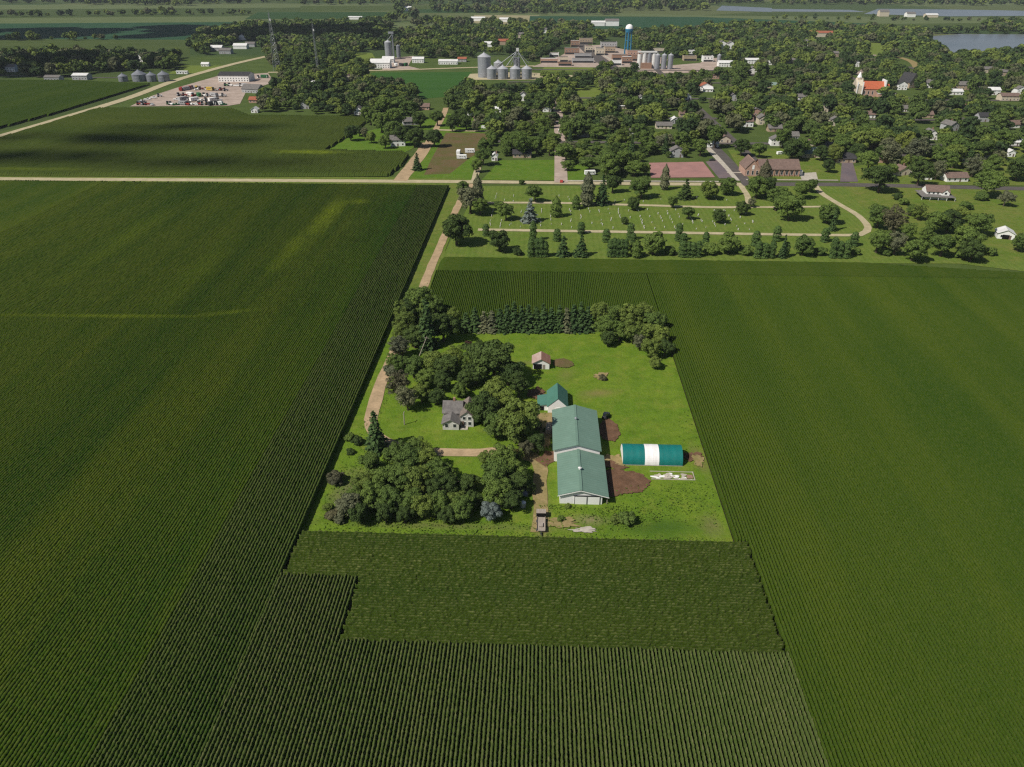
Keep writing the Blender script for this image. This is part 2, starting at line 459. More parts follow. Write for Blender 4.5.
def write_labels():
    by = {}
    for o, desc, px, py in REG:
        best = sorted(MARKS, key=lambda m: math.hypot(px - m[0], (py - m[1]) * 1.6))
        m = next(b for b in best if math.hypot(px - b[0], py - b[1]) > 2 or True)
        key = (desc, relation(px, py, m), m[2])
        by.setdefault(key, []).append((math.hypot(px - m[0], (py - m[1]) * 1.6), o))
    for (desc, rel, mk), v in by.items():
        v.sort(key=lambda t: t[0])
        for i, (_, o) in enumerate(v):
            base = f'{desc} {rel} {mk}'
            if len(v) == 1: o['label'] = base
            elif i < len(ORD): o['label'] = f'{base}, {ORD[i]} to it' if len(base.replace('-', ' ').split()) < 13 else f'{base}, {ORD[i]}'
            else:
                o['label'] = f'{base}, farther off'
                o['group'] = f'{desc} {rel} {mk}'

# ------------------------------------------------------------------ the ground and what lies on it
def big_ground():
    me = MB()
    R_ = 9000.0
    me.poly([(-R_, -2500, 0), (R_, -2500, 0), (R_, 14000, 0), (-R_, 14000, 0)])
    m, nt, b = new_mat('far_country')
    v = pos_node(nt)
    vo = nt.nodes.new('ShaderNodeTexVoronoi'); vo.feature = 'F1'; vo.distance = 'CHEBYCHEV'
    vo.inputs['Scale'].default_value = 1 / 420.0
    vo.inputs['Randomness'].default_value = .55
    nt.links.new(pos_node(nt, (.6, 1, 1)), vo.inputs['Vector'])
    sp = nt.nodes.new('ShaderNodeSeparateColor'); nt.links.new(vo.outputs['Color'], sp.inputs[0])
    far = mix_node(nt, sp.outputs[0], (.035, .065, .02), (.11, .125, .05))
    near = mix_node(nt, noise(nt, v, .05, 6, .6), (.055, .085, .02), (.09, .125, .03))
    near = mix_node(nt, math_node(nt, 'MULTIPLY', noise(nt, v, .5, 4, .6), .5), near, (.05, .075, .02))
    sx = nt.nodes.new('ShaderNodeSeparateXYZ'); nt.links.new(v, sx.inputs[0])
    mr = nt.nodes.new('ShaderNodeMapRange'); mr.inputs['From Min'].default_value = 1150; mr.inputs['From Max'].default_value = 1200
    nt.links.new(sx.outputs['Y'], mr.inputs['Value'])
    nt.links.new(mix_node(nt, mr.outputs[0], near, far), b.inputs['Base Color'])
    b.inputs['Roughness'].default_value = .95; b.inputs['Specular IOR Level'].default_value = .05
    tag(me.build('ground', m), kind='structure')
big_ground()

def fieldm(n, a, b_, ang=0.0):
    m, nt, b = new_mat('field_' + n)
    v = pos_node(nt)
    col = mix_node(nt, noise(nt, pos_node(nt, (.004, .05, 1), rot=ang), 1.0, 5, .6), a, b_)
    col = mix_node(nt, math_node(nt, 'MULTIPLY', noise(nt, v, .012, 5, .6), .5), col, tuple(x * .7 for x in a))
    col = mix_node(nt, math_node(nt, 'MULTIPLY', noise(nt, v, .4, 3, .6), .3), col, tuple(x * .6 for x in b_))
    nt.links.new(col, b.inputs['Base Color']); b.inputs['Roughness'].default_value = .95; b.inputs['Specular IOR Level'].default_value = .05
    return m
FM = {'olive': fieldm('olive', (.055, .085, .022), (.08, .105, .03)), 'deep': fieldm('deep', (.028, .062, .020), (.04, .085, .026)),
      'soy': fieldm('soy', (.035, .095, .018), (.05, .12, .022)), 'pale': fieldm('pale', (.10, .135, .05), (.135, .16, .07)),
      'bright': fieldm('bright', (.13, .18, .03), (.16, .2, .045)), 'stubble': fieldm('stubble', (.26, .24, .13), (.34, .30, .18)),
      'tealish': fieldm('tealish', (.025, .07, .035), (.035, .085, .04)), 'mid': fieldm('mid', (.05, .08, .025), (.075, .1, .03)), 'black': fieldm('black', (.02, .036, .014), (.028, .045, .018))}

# far fields, from the near ones outward
for pts, k in [
    ([(0, 132), (0, 79), (60, 80), (140, 83), (155, 90)], 'mid'), ([(-60, 78), (-60, 55), (180, 58), (190, 74), (110, 78)], 'mid'),
    ([(-80, 57), (-80, 38), (190, 40), (190, 57)], 'olive'), ([(-80, 38), (-80, 24), (240, 22), (225, 40)], 'tealish'), ([(-80, 24), (-80, 18.6), (260, 16), (245, 22)], 'pale'),  # the tealish strip holds the cloud shadow band in its colour
    ([(-80, 18.6), (-80, 10), (300, 7), (300, 15.8)], 'mid'), ([(-80, 10), (-80, 5), (380, 4), (390, 7)], 'pale'), ([(245, 19), (258, 12.2), (400, 12), (385, 19)], 'deep'),
    ([(300, 12), (300, 6), (510, 5), (500, 9)], 'olive'), ([(352, 36), (362, 31), (395, 22), (384, 34)], 'bright'), ([(385, 34), (395, 23), (470, 18), (470, 24)], 'pale'),
    ([(395, 13), (405, 9.5), (600, 7), (620, 12.5)], 'deep'), ([(470, 23), (475, 14), (540, 15), (530, 26)], 'stubble'),
    ([(528, 28), (530, 16), (700, 17), (876, 24), (872, 33), (720, 31)], 'tealish'), ([(430, 14.5), (540, 11.5), (730, 16), (1100, 18), (1100, 25), (880, 23.8), (700, 16.9), (540, 15.5)], 'pale'),
    ([(876, 31), (880, 24), (1100, 22), (1100, 29)], 'olive'), ([(700, 15.5), (760, 12.2), (1100, 14), (1100, 17.6)], 'mid'),
    ([(600, 5), (620, 2), (900, 1), (880, 4)], 'mid'), ([(900, 6), (930, 1), (1100, 0), (1100, 5)], 'pale'), ([(500, 3), (520, 0), (640, -1), (620, 2)], 'olive'),
    ([(-80, 4), (-80, -3), (200, -4), (200, 3)], 'mid'), ([(230, 2), (240, -3), (500, -4), (480, 1)], 'olive'), ([(640, 0), (660, -4), (1100, -5), (1100, -1)], 'deep'),
]:
    sheet('field', pts, FM[k])
sheet('soybean_field', [(362, 76), (374, 72.5), (472, 72), (468, 80), (445, 97), (420, 99), (416, 86)], FM['soy'])
sheet('meadow', [(300, 69), (350, 53), (372, 53), (380, 66)], FM['bright'])
sheet('meadow', [(540, 72), (545, 66.5), (592, 66.5), (596, 71)], FM['bright'])
sheet('meadow', [(577, 101), (575, 88), (600, 88), (604, 100)], FM['bright'])
sheet('meadow', [(870, 58), (866, 42), (882, 42), (884, 56)], FM['bright'])
sheet('meadow', [(168, 74), (182, 65.5), (228, 65.5), (206, 73)], FM['bright'])
sheet('meadow', [(845, 168), (1024, 140), (1050, 186), (850, 184)], 'meadow' if False else M['verge'])

# lakes
sheet('lake', [(927, 36.5), (948, 47), (953, 55), (972, 55.5), (990, 48.5), (1100, 47), (1100, 35), (960, 34)], 'water')
sheet('lake', [(716, 10.5), (722, 5.6), (772, 8), (772, 12)], 'water')
sheet('lake', [(864, 14), (878, 8.8), (960, 9.6), (1080, 11.8), (1080, 15.6), (950, 16.4)], 'water')
sheet('lake', [(768, 11.5), (770, 9), (850, 9.8), (866, 12)], 'water')

# green ground inside the town and round the farm
sheet('farmyard_lawn', [(-56.6, 132.6), (47.9, 132.6), (47.9, 253), (-56.6, 253)], 'lawn', world=True)
sheet('lane_verge', [(-56.6, 250), (-45.6, 250), (-43.8, 460), (-56.6, 460)], 'verge', world=True)
sheet('road_verge', [(-420, 453.6), (-44, 453.6), (-44, 473), (-420, 473)], 'verge', world=True)
sheet('cemetery_lawn', [(440, 262), (478, 186.5), (815, 185), (842, 186), (900, 225), (1050, 235), (1060, 276), (960, 264)], 'cemetery')
sheet('pasture', [(842, 186), (1060, 190), (1060, 262), (965, 262), (880, 226)], 'verge')
sheet('park_lawn', [(482, 180), (500, 160.5), (555, 160), (557, 180.5)], 'park')
sheet('park_lawn', [(565, 180.5), (563, 163), (590, 160), (592, 181)], 'park')
sheet('house_lawn', [(322, 153), (345, 138), (380, 128), (415, 130), (418, 146), (402, 154)], 'park')
sheet('house_lawn', [(418, 130), (432, 112), (492, 118), (492, 130)], 'park')
sheet('lot_lawn', [(409, 178), (436, 131), (492, 131.5), (474, 179)], 'park')
sheet('brick_building_lawn', [(728, 150), (800, 148), (850, 170), (842, 181), (746, 181)], 'verge')
sheet('garden_plot', [(424, 175), (432, 158), (446, 133), (490, 133.5), (487, 148), (470, 158), (450, 174)], 'garden')

# paved and gravelled ground
sheet('gravel_yard', [(130, 106.5), (152, 96), (178, 87.5), (218, 76), (268, 73), (274, 82), (246, 92), (240, 104), (228, 106)], 'yard')
sheet('gravel_yard', [(382, 70), (388, 58.5), (414, 56), (408, 66), (420, 69)], 'yard')
sheet('gravel_yard', [(466, 80), (470, 74), (520, 72), (580, 76), (572, 79.5)], 'pale_gravel')
sheet('downtown_paving', [(532, 67), (560, 56), (580, 46), (600, 45), (655, 55), (668, 60), (654, 67), (600, 67.5)], 'yard')
sheet('silo_yard', [(634, 74), (642, 68), (700, 63), (712, 57), (725, 60), (716, 70), (690, 73)], 'yard')
sheet('paved_court', [(651, 178), (649, 163), (703, 162), (715, 177.5)], 'court')
sheet('car_park', [(705.5, 162), (719, 159), (739, 178.5), (719, 178.5)], 'lot')
sheet('forecourt', [(799, 173.5), (816, 172.5), (818, 180), (802, 180.5)], 'concrete')
sheet('dark_driveway', [(840, 182), (842, 160), (852, 160), (858, 182)], 'lot')
strip('road', [(-60, 177.6), (0, 179), (250, 180.5), (470, 182), (560, 183), (640, 184), (742, 184.6)], 7.0, 'pale_gravel', ragged=.03)
strip('road', [(742, 184.6), (845, 185), (1024, 189), (1080, 190.5)], 8.5, 'asphalt')
strip('road', [(-50, 150), (0, 136.5), (60, 119), (130, 97.5), (185, 77.5), (255, 59), (330, 44)], 11, 'pale_gravel', ragged=.04)
strip('road', [(-80, 73), (60, 77), (120, 78)], 6, 'asphalt')
strip('road', [(268, 72.5), (345, 71), (400, 70), (475, 67.5), (535, 66)], 9, 'pale_gravel', ragged=.05)
strip('dirt_road', [(400, 181), (408, 171), (421, 154), (428, 143)], 9.0, 'gravel', ragged=.06)
strip('dirt_road', [(428, 143), (434, 133), (443, 116), (446, 108)], 5.0, 'gravel', ragged=.06)
strip('dirt_road', [(437, 130), (465, 131), (494, 131.5)], 5.0, 'pale_gravel', ragged=.06)
strip('dirt_road', [(493, 131), (486, 148), (479, 166), (474, 181)], 4.0, 'pale_gravel', ragged=.1)
strip('lane', [(472, 184), (463, 196), (452, 219), (440, 247), (430, 270), (423, 288), (410, 318), (396.5, 350), (384.5, 376), (376, 400), (371, 420), (374, 433), (384, 441.5), (405, 448.5), (432, 452.5), (480, 453), (498, 452)], 3.9, 'gravel', ragged=.13)
strip('barn_track', [(498, 452), (520, 456), (540, 462), (540, 482), (541, 505), (541, 533)], 4.2, 'tan_dirt', ragged=.25)
strip('barn_track', [(540, 464), (550, 458), (553, 452)], 4, 'dirt', ragged=.3)
strip('cemetery_drive', [(486, 203), (560, 203.3), (640, 205.5), (736, 207.5), (748, 200), (741, 186)], 3.6, 'pale_gravel', ragged=.06)
strip('cemetery_drive', [(478, 230), (540, 231), (640, 232.5), (740, 234.2), (845, 235.6), (862, 234), (868, 228), (858, 216), (838, 204), (822, 194), (815, 186)], 3.8, 'pale_gravel', ragged=.06)
strip('cemetery_drive', [(736, 207.5), (780, 207.5), (822, 207)], 3.0, 'pale_gravel', ragged=.08)
strip('street', [(561, 183), (560.5, 160), (559.5, 135), (558, 112), (557, 98)], 8.5, 'yard')
strip('sidewalk', [(566, 181), (735, 182)], 2.4, 'concrete')
strip('sidewalk', [(738, 181), (727, 168), (715, 156), (708, 148)], 4.4, 'concrete')
strip('street', [(748, 184), (734, 168), (722, 155), (712, 145)], 7, 'asphalt')
strip('sidewalk', [(746, 180), (838, 180.6)], 2.0, 'concrete')
strip('sidewalk', [(727, 173), (752, 173)], 2.0, 'concrete')
strip('street', [(858, 75), (866, 68), (876, 55)], 8, 'yard'); strip('street', [(876, 56), (896, 57), (912, 62), (918, 70)], 10, 'tan_dirt')
strip('main_street', [(578, 40), (590, 52), (612, 68), (632, 80)], 20, 'asphalt')
strip('sidewalk', [(603, 55), (622, 67)], 4, 'concrete')
STREETS = []
for wx in (40, 150, 262, 375, 490, 610):
    STREETS.append([(wx, 500), (wx, 1080)])
for wy in (585, 690, 800, 915, 1030):
    STREETS.append([(-40, wy), (760, wy)])
for st in STREETS:
    if st[0][0] == 40: continue
    strip('street', st, 7.5, 'asphalt', world=True)

# bare patches in the farmyard
def blob(name, cx, cy, rx, ry, mat, n=22, wob=.14):
    x, y = G(cx, cy)[:2]
    pts = []; n = 72
    ph = rs.uniform(0, 6.28, 5)
    for i in range(n):
        t = 2 * math.pi * i / n
        k = 1 + wob * (.7 * math.sin(2 * t + ph[0]) + .55 * math.sin(3 * t + ph[1]) + .4 * math.sin(7 * t + ph[2]) + .3 * math.sin(13 * t + ph[3])) + rs.uniform(-.05, .05)
        pts.append((x + rx * k * math.cos(t), y + ry * k * math.sin(t)))
    return sheet(name, pts, mat, world=True)
blob('bare_dirt', 623, 482, 6.6, 5.4, 'dirt', wob=.09); blob('bare_dirt', 613, 484, 4.4, 5.2, 'dirt', wob=.08)
blob('bare_dirt', 609, 431, 3.2, 5.6, 'dirt', wob=.08); blob('dry_ground', 612, 461, 3.4, 3.0, 'tan_dirt', wob=.35); blob('bare_dirt', 611, 466, 3.4, 1.6, 'dirt', wob=.4)
blob('bare_dirt', 692, 457, 2.3, 2.0, 'dirt', wob=.35); blob('dry_ground', 698, 461, 1.8, 2.2, 'tan_dirt', wob=.3)
blob('bare_dirt', 601, 377, 2.6, 2.2, 'tan_dirt', wob=.3); blob('garden_plot', 563, 364, 3.6, 3.2, 'garden', wob=.08)
blob('bare_dirt', 547, 432, 1.8, 8.5, 'tan_dirt', wob=.3); blob('dry_ground', 545, 417, 4.0, 2.4, 'tan_dirt', wob=.35)
blob('dry_ground', 584, 531, 3.4, .8, 'concrete', wob=.4); blob('bare_dirt', 560, 524, 5, 1.5, 'tan_dirt', wob=.4)
blob('bare_dirt', 538, 395, 3.4, 3.4, 'dirt', wob=.3)
sheet('field_soil', [(-420, 40), (-56.4, 40), (-56.4, 454), (-420, 454)], 'soil', world=True)
sheet('field_soil', [(-56.4, 40), (47.8, 40), (47.8, 132.6), (-56.4, 132.6)], 'soil', world=True)
sheet('field_soil', [(47.8, 40), (330, 40), (330, 300), (217, 315), (150, 326), (47.8, 323)], 'soil', world=True)
sheet('field_soil', [(-45.6, 253), (47.8, 253), (47.8, 323), (-45.4, 320)], 'soil', world=True)

# ------------------------------------------------------------------ corn, row by row
def row_steps(a, b):
    ys = []
    y = a
    while y < b:
        ys.append(y)
        y += .28 if y < 150 else .5 if y < 250 else 1.6 if y < 340 else 2.6
    ys.append(b)
    return np.array(ys)

def corn_field(name, rows, axis, mat, label=None, spacing_mul=1.0, open_=.5):
    """rows: (position across, start, end) of every planted row; each row is its own ridge of leaves."""
    VV, QQ, off = [], [], 0
    for c, a, b in rows:
        if b - a < 1: continue
        if axis == 'y':
            s = row_steps(a, b); far = a > 330
        else:
            st = .3 if c < 170 else 1.8
            s = np.arange(a, b, st); far = c > 235
        n = len(s)
        if n < 2: continue
        if far:
            w_ = .41 - .07 * open_; zs = 2.1 - .4 * open_
            prof = np.array([(-w_, zs), (0, 2.4), (w_, zs)]); jit = (.04 + .03 * open_, .11 + .1 * open_)
        else:
            w_ = .39 - .13 * open_; zs = 2.08 - .5 * open_
            prof = np.array([(-w_ * .9, .5), (-w_, zs), (0, 2.4), (w_, zs), (w_ * .9, .5)]); jit = (.035 + .035 * open_, .11 + .1 * open_)
        k = len(prof)
        wig = np.convolve(rs.normal(0, 1, n + 8), np.ones(9) / 9, 'valid') * .05
        u = prof[None, :, 0] * spacing_mul + rs.uniform(-jit[0], jit[0], (n, k)) * spacing_mul + wig[:, None]
        z = prof[None, :, 1] + rs.uniform(-jit[1], jit[1], (n, k))
        z = np.maximum(z, .25)
        z[0] *= .2; z[-1] *= .2
        along = np.repeat(s[:, None], k, 1) + rs.uniform(-.1, .1, (n, k))
        if axis == 'y': V = np.stack([c + u, along, z], -1)
        else: V = np.stack([along, c + u, z], -1)
        VV.append(V.reshape(-1, 3))
        i = np.arange(n - 1)[:, None] * k + np.arange(k - 1)[None, :]
        q = np.stack([i, i + 1, i + k + 1, i + k], -1).reshape(-1, 4) + off
        QQ.append(q); off += n * k
    me = mesh_np(name, np.concatenate(VV), np.concatenate(QQ), [mat])
    return tag(link(name, me), label, kind='stuff')

SP = .762
def vis_start(x):
    return max(62.0, ((abs(x) - 30) / .7 - 60) / .867)
def ns_rows(x0, x1, y0, y1, sp=SP):
    out = []
    x = x0 + sp / 2
    while x < x1:
        a = max(y0(x) if callable(y0) else y0, vis_start(x)); b = y1(x) if callable(y1) else y1
        if b > a: out.append((x + rs.uniform(-.03, .03), a + rs.uniform(-.4, .4), b + rs.uniform(-.3, .3)))
        x += sp
    return out
A, B2, D3 = (.066, .094, .0085), (.017, .052, .0055), (.034, .074, .0072)
YG = (.19, .24, .014)
corn_w = corn_mat('corn_west', (A, B2, D3), bands=[(-345, .7), (-300, .45), (-260, .85), (-215, .35), (-180, .8), (-150, .6), (-141, .15), (-123, .15), (-119, .85), (-102, .75), (-97, .05), (-76, .05), (-56, .3)],
                  spots=[(-114, 385, 7.5, 44, .03, YG, .75), (-117, 330, 8, 44, 0, YG, .4), (-150, 300, 9, 60, 0, YG, .22), (-205, 340, 10, 70, 0, YG, .22), (-104, 410, 9, 8, .4, YG, .5), (*G(385, 300)[:2], 8, 9, 0, YG, .9), (*G(100, 321)[:2], 55, 2.2, .02, YG, .5), (*G(225, 318)[:2], 16, 3, .3, YG, .45)])
corn_s = corn_mat('corn_south', ((.074, .094, .026), (.048, .078, .017), (.060, .088, .021)), tassel=.85, tcol=(.17, .165, .075))
corn_e = corn_mat('corn_east', ((.054, .080, .0085), (.026, .055, .0062), (.038, .068, .0075)), tassel=.35)
corn_h = corn_mat('corn_headland', ((.038, .057, .008), (.023, .043, .006), (.031, .050, .0075)), tassel=.8, tcol=(.13, .14, .05), streak=(.006, .09, 1))
corn_n = corn_mat('corn_north', ((.048, .074, .0085), (.027, .056, .0065), (.038, .066, .008)), tassel=.3)
corn_w2 = corn_mat('corn_west_strip', ((.062, .090, .018), (.032, .066, .011), (.048, .080, .013)), tassel=.7, tcol=(.15, .155, .06))
wrows = ns_rows(-380, -56.4, 55, 449.5)
corn_field('corn_field', [r for r in wrows if r[0] < -75], 'y', corn_w, open_=.12)
corn_field('corn_field', [r for r in wrows if r[0] >= -75], 'y', corn_w2, open_=.6)
south = ns_rows(-56.4, 50.8, 55, lambda x: 118.2 if x < -38.6 else 100.6)
corn_field('corn_field', south, 'y', corn_s, open_=.68)
def e_end(x):
    return 305.0
corn_field('corn_field', ns_rows(50.8, 345, 55, e_end) + [r for r in ns_rows(47.9, 50.8, 132.9, 305)], 'y', corn_e, open_=.28)
hl = []
y = 100.7
while y < 132.6:
    x0 = -38.4 if y < 118.1 else -55.6
    hl.append((y, x0 + rs.uniform(-.6, .3), 50.7 + rs.uniform(-.5, .3))); y += SP
corn_field('corn_field', hl, 'x', corn_h, open_=1.3)
corn_field('corn_field', ns_rows(-45.4, 47.8, 253.5, 305), 'y', corn_n, open_=.2)
hb = []
y = 304.8
while y < 321:
    x1 = 150 + (321 - y) / 10 * 67
    hb.append((y, -45.3, min(x1, 330))); y += SP
corn_field('corn_field', hb, 'x', corn_n)
# the field beyond the road, and the one beside the slanting road: far enough for wider ridges
def poly_rows(pts, sp):
    P = [G(*p)[:2] for p in pts]; out = []
    xs = [p[0] for p in P]; x = min(xs) + sp / 2
    while x < max(xs):
        hit = []
        for i in range(len(P)):
            p, q = P[i], P[(i + 1) % len(P)]
            if (p[0] <= x) != (q[0] <= x): hit.append(p[1] + (q[1] - p[1]) * (x - p[0]) / (q[0] - p[0]))
        hit.sort()
        for i in range(0, len(hit) - 1, 2): out.append((x, hit[i], hit[i + 1]))
        x += sp
    return out
corn_b = corn_mat('corn_beyond_road', ((.068, .088, .016), (.040, .066, .011), (.054, .08, .013)), spots=[(*G(310, 155)[:2], 34, 9, 0, YG, .75), (*G(20, 172)[:2], 60, 6, 0, YG, .3)], tassel=.2, streak=(.008, .03, 1))
corn_field('corn_field', poly_rows([(-60, 176.4), (-60, 156), (10, 137), (100, 109.5), (232, 110), (250, 117), (330, 117.5), (372, 119), (348, 137), (325, 151.5), (402, 153.5), (409, 157), (402, 166), (388, 177), (250, 177.4)], 1.52), 'y', corn_b, spacing_mul=2)
corn_c = corn_mat('corn_far_west', ((.045, .072, .010), (.028, .055, .008), (.038, .065, .009)), tassel=.1)
corn_field('corn_field', poly_rows([(-60, 143), (-60, 82), (60, 81.5), (150, 85), (60, 113), (0, 129)], 2.2), 'y', corn_c, spacing_mul=2.9)

# ------------------------------------------------------------------ buildings
KEEP = []     # pixel boxes the trees must not cover
def keep(px, py, hw, up, dn=2):
    KEEP.append((px - hw, px + hw, py - up, py + dn))

def gable_walls(mb, x0, x1, y0, y1, eave, rise, ridge='y', ridge_at=None):
    m = ridge_at if ridge_at is not None else ((x0 + x1) / 2 if ridge == 'y' else (y0 + y1) / 2)
    if ridge == 'y': mb.prism([(x0, 0), (x1, 0), (x1, eave), (m, eave + rise), (x0, eave)], y0, y1, 'y')
    else: mb.prism([(y0, 0), (y1, 0), (y1, eave), (m, eave + rise), (y0, eave)], x0, x1, 'x')
    return mb
def gable_roof(mb, x0, x1, y0, y1, eave, rise, ridge='y', ov=.4, t=.16, half=None):
    a0, a1 = (x0, x1) if ridge == 'y' else (y0, y1)
    b0, b1 = (y0, y1) if ridge == 'y' else (x0, x1)
    m = (a0 + a1) / 2; sl = rise / (m - a0)
    lo, z0 = eave - ov * sl + .012, eave + rise + .012
    L = [(a0 - ov, lo), (m, z0), (m, z0 + t), (a0 - ov, lo + t)]
    R_ = [(m, z0), (a1 + ov, lo), (a1 + ov, lo + t), (m, z0 + t)]
    for k, pr in enumerate((L, R_)):
        if half is None or half == k: mb.prism(pr, b0 - ov, b1 + ov, ridge)
    return mb
def window_on(parent, x, y, z, w=.9, h=1.2, face='s'):
    """a window: frame with its pane, standing slightly proud of a wall that faces the camera side or a flank"""
    mb = MB(); t = .09
    if face == 's':
        mb.box(x - w / 2 - t, x + w / 2 + t, y - .06, y - .004, z - t, z); mb.box(x - w / 2 - t, x + w / 2 + t, y - .06, y - .004, z + h, z + h + t)
        mb.box(x - w / 2 - t, x - w / 2, y - .06, y - .004, z, z + h); mb.box(x + w / 2, x + w / 2 + t, y - .06, y - .004, z, z + h)
        p = MB().box(x - w / 2, x + w / 2, y - .03, y - .005, z, z + h)
    else:
        s = -1 if face == 'w' else 1
        a, b = sorted((x + s * .004, x + s * .06)); c, d = sorted((x + s * .005, x + s * .03))
        mb.box(a, b, y - w / 2 - t, y + w / 2 + t, z - t, z); mb.box(a, b, y - w / 2 - t, y + w / 2 + t, z + h, z + h + t)
        mb.box(a, b, y - w / 2 - t, y - w / 2, z, z + h); mb.box(a, b, y + w / 2, y + w / 2 + t, z, z + h)
        p = MB().box(c, d, y - w / 2, y + w / 2, z, z + h)
    f = mb.build('window', M['white'], parent); p.build('pane', M['glass'], f)
    return f

# --- the farmhouse
x, y = G(457, 430)[:2]
fh = tag(empty('farmhouse', (x, y, 0)), 'white two-storey farmhouse with grey gabled roofs among the yard trees', 'house')
gable_walls(MB(), -4.4, 1.0, 4.2, 10.2, 3.5, 2.2, 'x').build('wall', M['weathered_white'], fh)
gable_walls(MB(), -4.2, .6, -.2, 4.19, 2.4, 1.3, 'y').build('wall', M['weathered_white'], fh)
gable_walls(MB(), 1.01, 4.8, 1.6, 10.0, 3.9, 1.5, 'y').build('wall', M['weathered_white'], fh)
rf = gable_roof(MB(), -4.4, 1.0, 4.2, 10.2, 3.5, 2.2, 'x').build('roof', M['grey_roof'], fh)
gable_roof(MB(), -4.2, .6, -.2, 3.75, 2.4, 1.3, 'y').build('roof', M['grey_roof'], fh)
gable_roof(MB(), 1.01, 4.8, 1.6, 10.0, 3.9, 1.5, 'y', ov=.3).build('roof', M['taupe_roof'], fh)['label'] = 'taupe roof over the two-storey wing'
MB().box(-1.7, -1.0, 7.0, 7.7, 5.0, 6.8).build('chimney', M['brick'], rf)
for wx in (-3.0, -.6): window_on(fh, wx, -.2, 1.0)
for wx in (2.1, 3.7): window_on(fh, wx, 1.6, 2.65, .9, 1.0); window_on(fh, wx, 1.6, .8, .9, 1.1)
window_on(fh, -4.4, 7, 2.0, face='w')
d = MB().box(1.25, 2.0, 1.53, 1.597, .1, 2.1).build('door', M['brown_roof'], fh)
MB().box(1.85, 1.92, 1.48, 1.53, 1.0, 1.07).build('handle', M['metal_dark'], d)
MB().box(1.01, 3.2, -.1, 1.59, .0, .35).build('porch_step', M['concrete'], fh)
keep(457, 424, 12, 14, 6)

# --- front green barn
b = tag(empty('barn', (0, 147.2, 0)), 'front white barn with pale green metal roof and sliding doors on its gable', 'barn')
mb = MB().prism([(6.6, 0), (17.4, 0), (17.4, 3.13), (11.9, 4.72), (6.6, 3.15)], 0, 16.9, 'y').build('wall', M['white'], b)
rf = MB().prism([(6.1, 3.02), (11.9, 4.74), (11.9, 4.92), (6.1, 3.2)], -.5, 17.5).prism([(11.9, 4.74), (19.0, 2.78), (19.0, 2.96), (11.9, 4.92)], -.5, 17.5).build('roof', M['green_roof'], b)
MB().box(11.55, 12.25, -.55, 17.5, 4.9, 5.0).build('ridge_cap', M['green_roof'], rf)
MB().cyl(11.9, 8.2, 4.95, 5.55, .28, .28, 10).cyl(11.9, 8.2, 5.55, 5.75, .5, .1, 10).build('roof_vent', M['white_roof'], rf)
for dx in (10.3, 13.6):
    d = MB().box(dx, dx + 3.25, -.14, -.05, .1, 2.75).build('sliding_door', M['white'], b)
    MB().box(dx + .02, dx + .12, -.18, -.14, .1, 2.75).box(dx + 3.12, dx + 3.22, -.18, -.14, .1, 2.75).box(dx + .12, dx + 3.12, -.18, -.14, 2.6, 2.75).build('door_frame', M['metal_dark'], d)
MB().box(10.1, 17.0, -.22, -.04, 2.76, 2.92).build('door_track', M['metal_dark'], b)
for k in range(5): MB().box(18.6, 18.8, .2 + k * 4, .4 + k * 4, 0, 2.76).build('post', M['wood'], b)
MB().prism([(6.0, 3.0), (11.9, 4.76), (11.9, 4.56), (6.0, 2.8)], -.56, -.51).prism([(11.9, 4.76), (19.1, 2.76), (19.1, 2.56), (11.9, 4.56)], -.56, -.51).build('roof_trim', M['white'], b)
# --- rear green barn
b = tag(empty('barn', (0, 165.4, 0)), 'rear long barn with green metal roof, butted against the front barn', 'barn')
gable_walls(MB(), 5.4, 17.9, 0, 20.2, 4.1, 1.8).build('wall', M['white'], b)
rf = gable_roof(MB(), 5.4, 17.9, 0.05, 20.2, 4.1, 1.8, ov=.45).build('roof', M['green_roof'], b)
MB().box(11.3, 12.0, -.36, 20.6, 6.02, 6.12).build('ridge_cap', M['green_roof'], rf)
MB().cyl(11.65, 12.5, 6.1, 6.6, .22, .22, 10).cyl(11.65, 12.5, 6.6, 6.8, .42, .1, 10).build('roof_vent', M['galv'], rf)
for k in range(3): MB().box(17.95, 18.02, 2 + k * 6.2, 4.8 + k * 6.2, .1, 2.9).build('sliding_door', M['white'], b)
MB().box(5.3, 5.38, 6.0, 9.0, .1, 2.9).build('sliding_door', M['wood'], b)
for k in range(4): window_on(b, 5.4, 3 + k * 4.9 if k else 2.5, 2.0, 1.0, .7, 'w')
keep(580, 460, 30, 60, 46)
# --- small green shed with lean-to
b = tag(empty('shed', (0, 190.4, 0)), 'small steep green-roofed shed with a lean-to, behind the rear barn', 'shed')
gable_walls(MB(), 3.8, 9.7, 0, 9.4, 2.6, 2.7).build('wall', M['white'], b)
gable_roof(MB(), 3.8, 9.7, .25, 9.4, 2.6, 2.7, ov=.35).build('roof', M['green_roof_dark'], b)
lt = MB().prism([(.9, 0), (3.79, 0), (3.79, 2.35), (.9, 1.8)], 1.6, 7.4).build('lean_to', M['white'], b)
MB().prism([(.5, 1.76), (3.78, 2.39), (3.78, 2.53), (.5, 1.9)], 1.3, 7.7).build('roof', M['green_roof_dark'], lt)
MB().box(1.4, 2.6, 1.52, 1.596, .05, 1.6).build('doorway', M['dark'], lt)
MB().box(6.2, 7.6, -.08, -.004, .1, 2.2).build('door', M['white'], b)
keep(553, 396, 16, 12, 12)
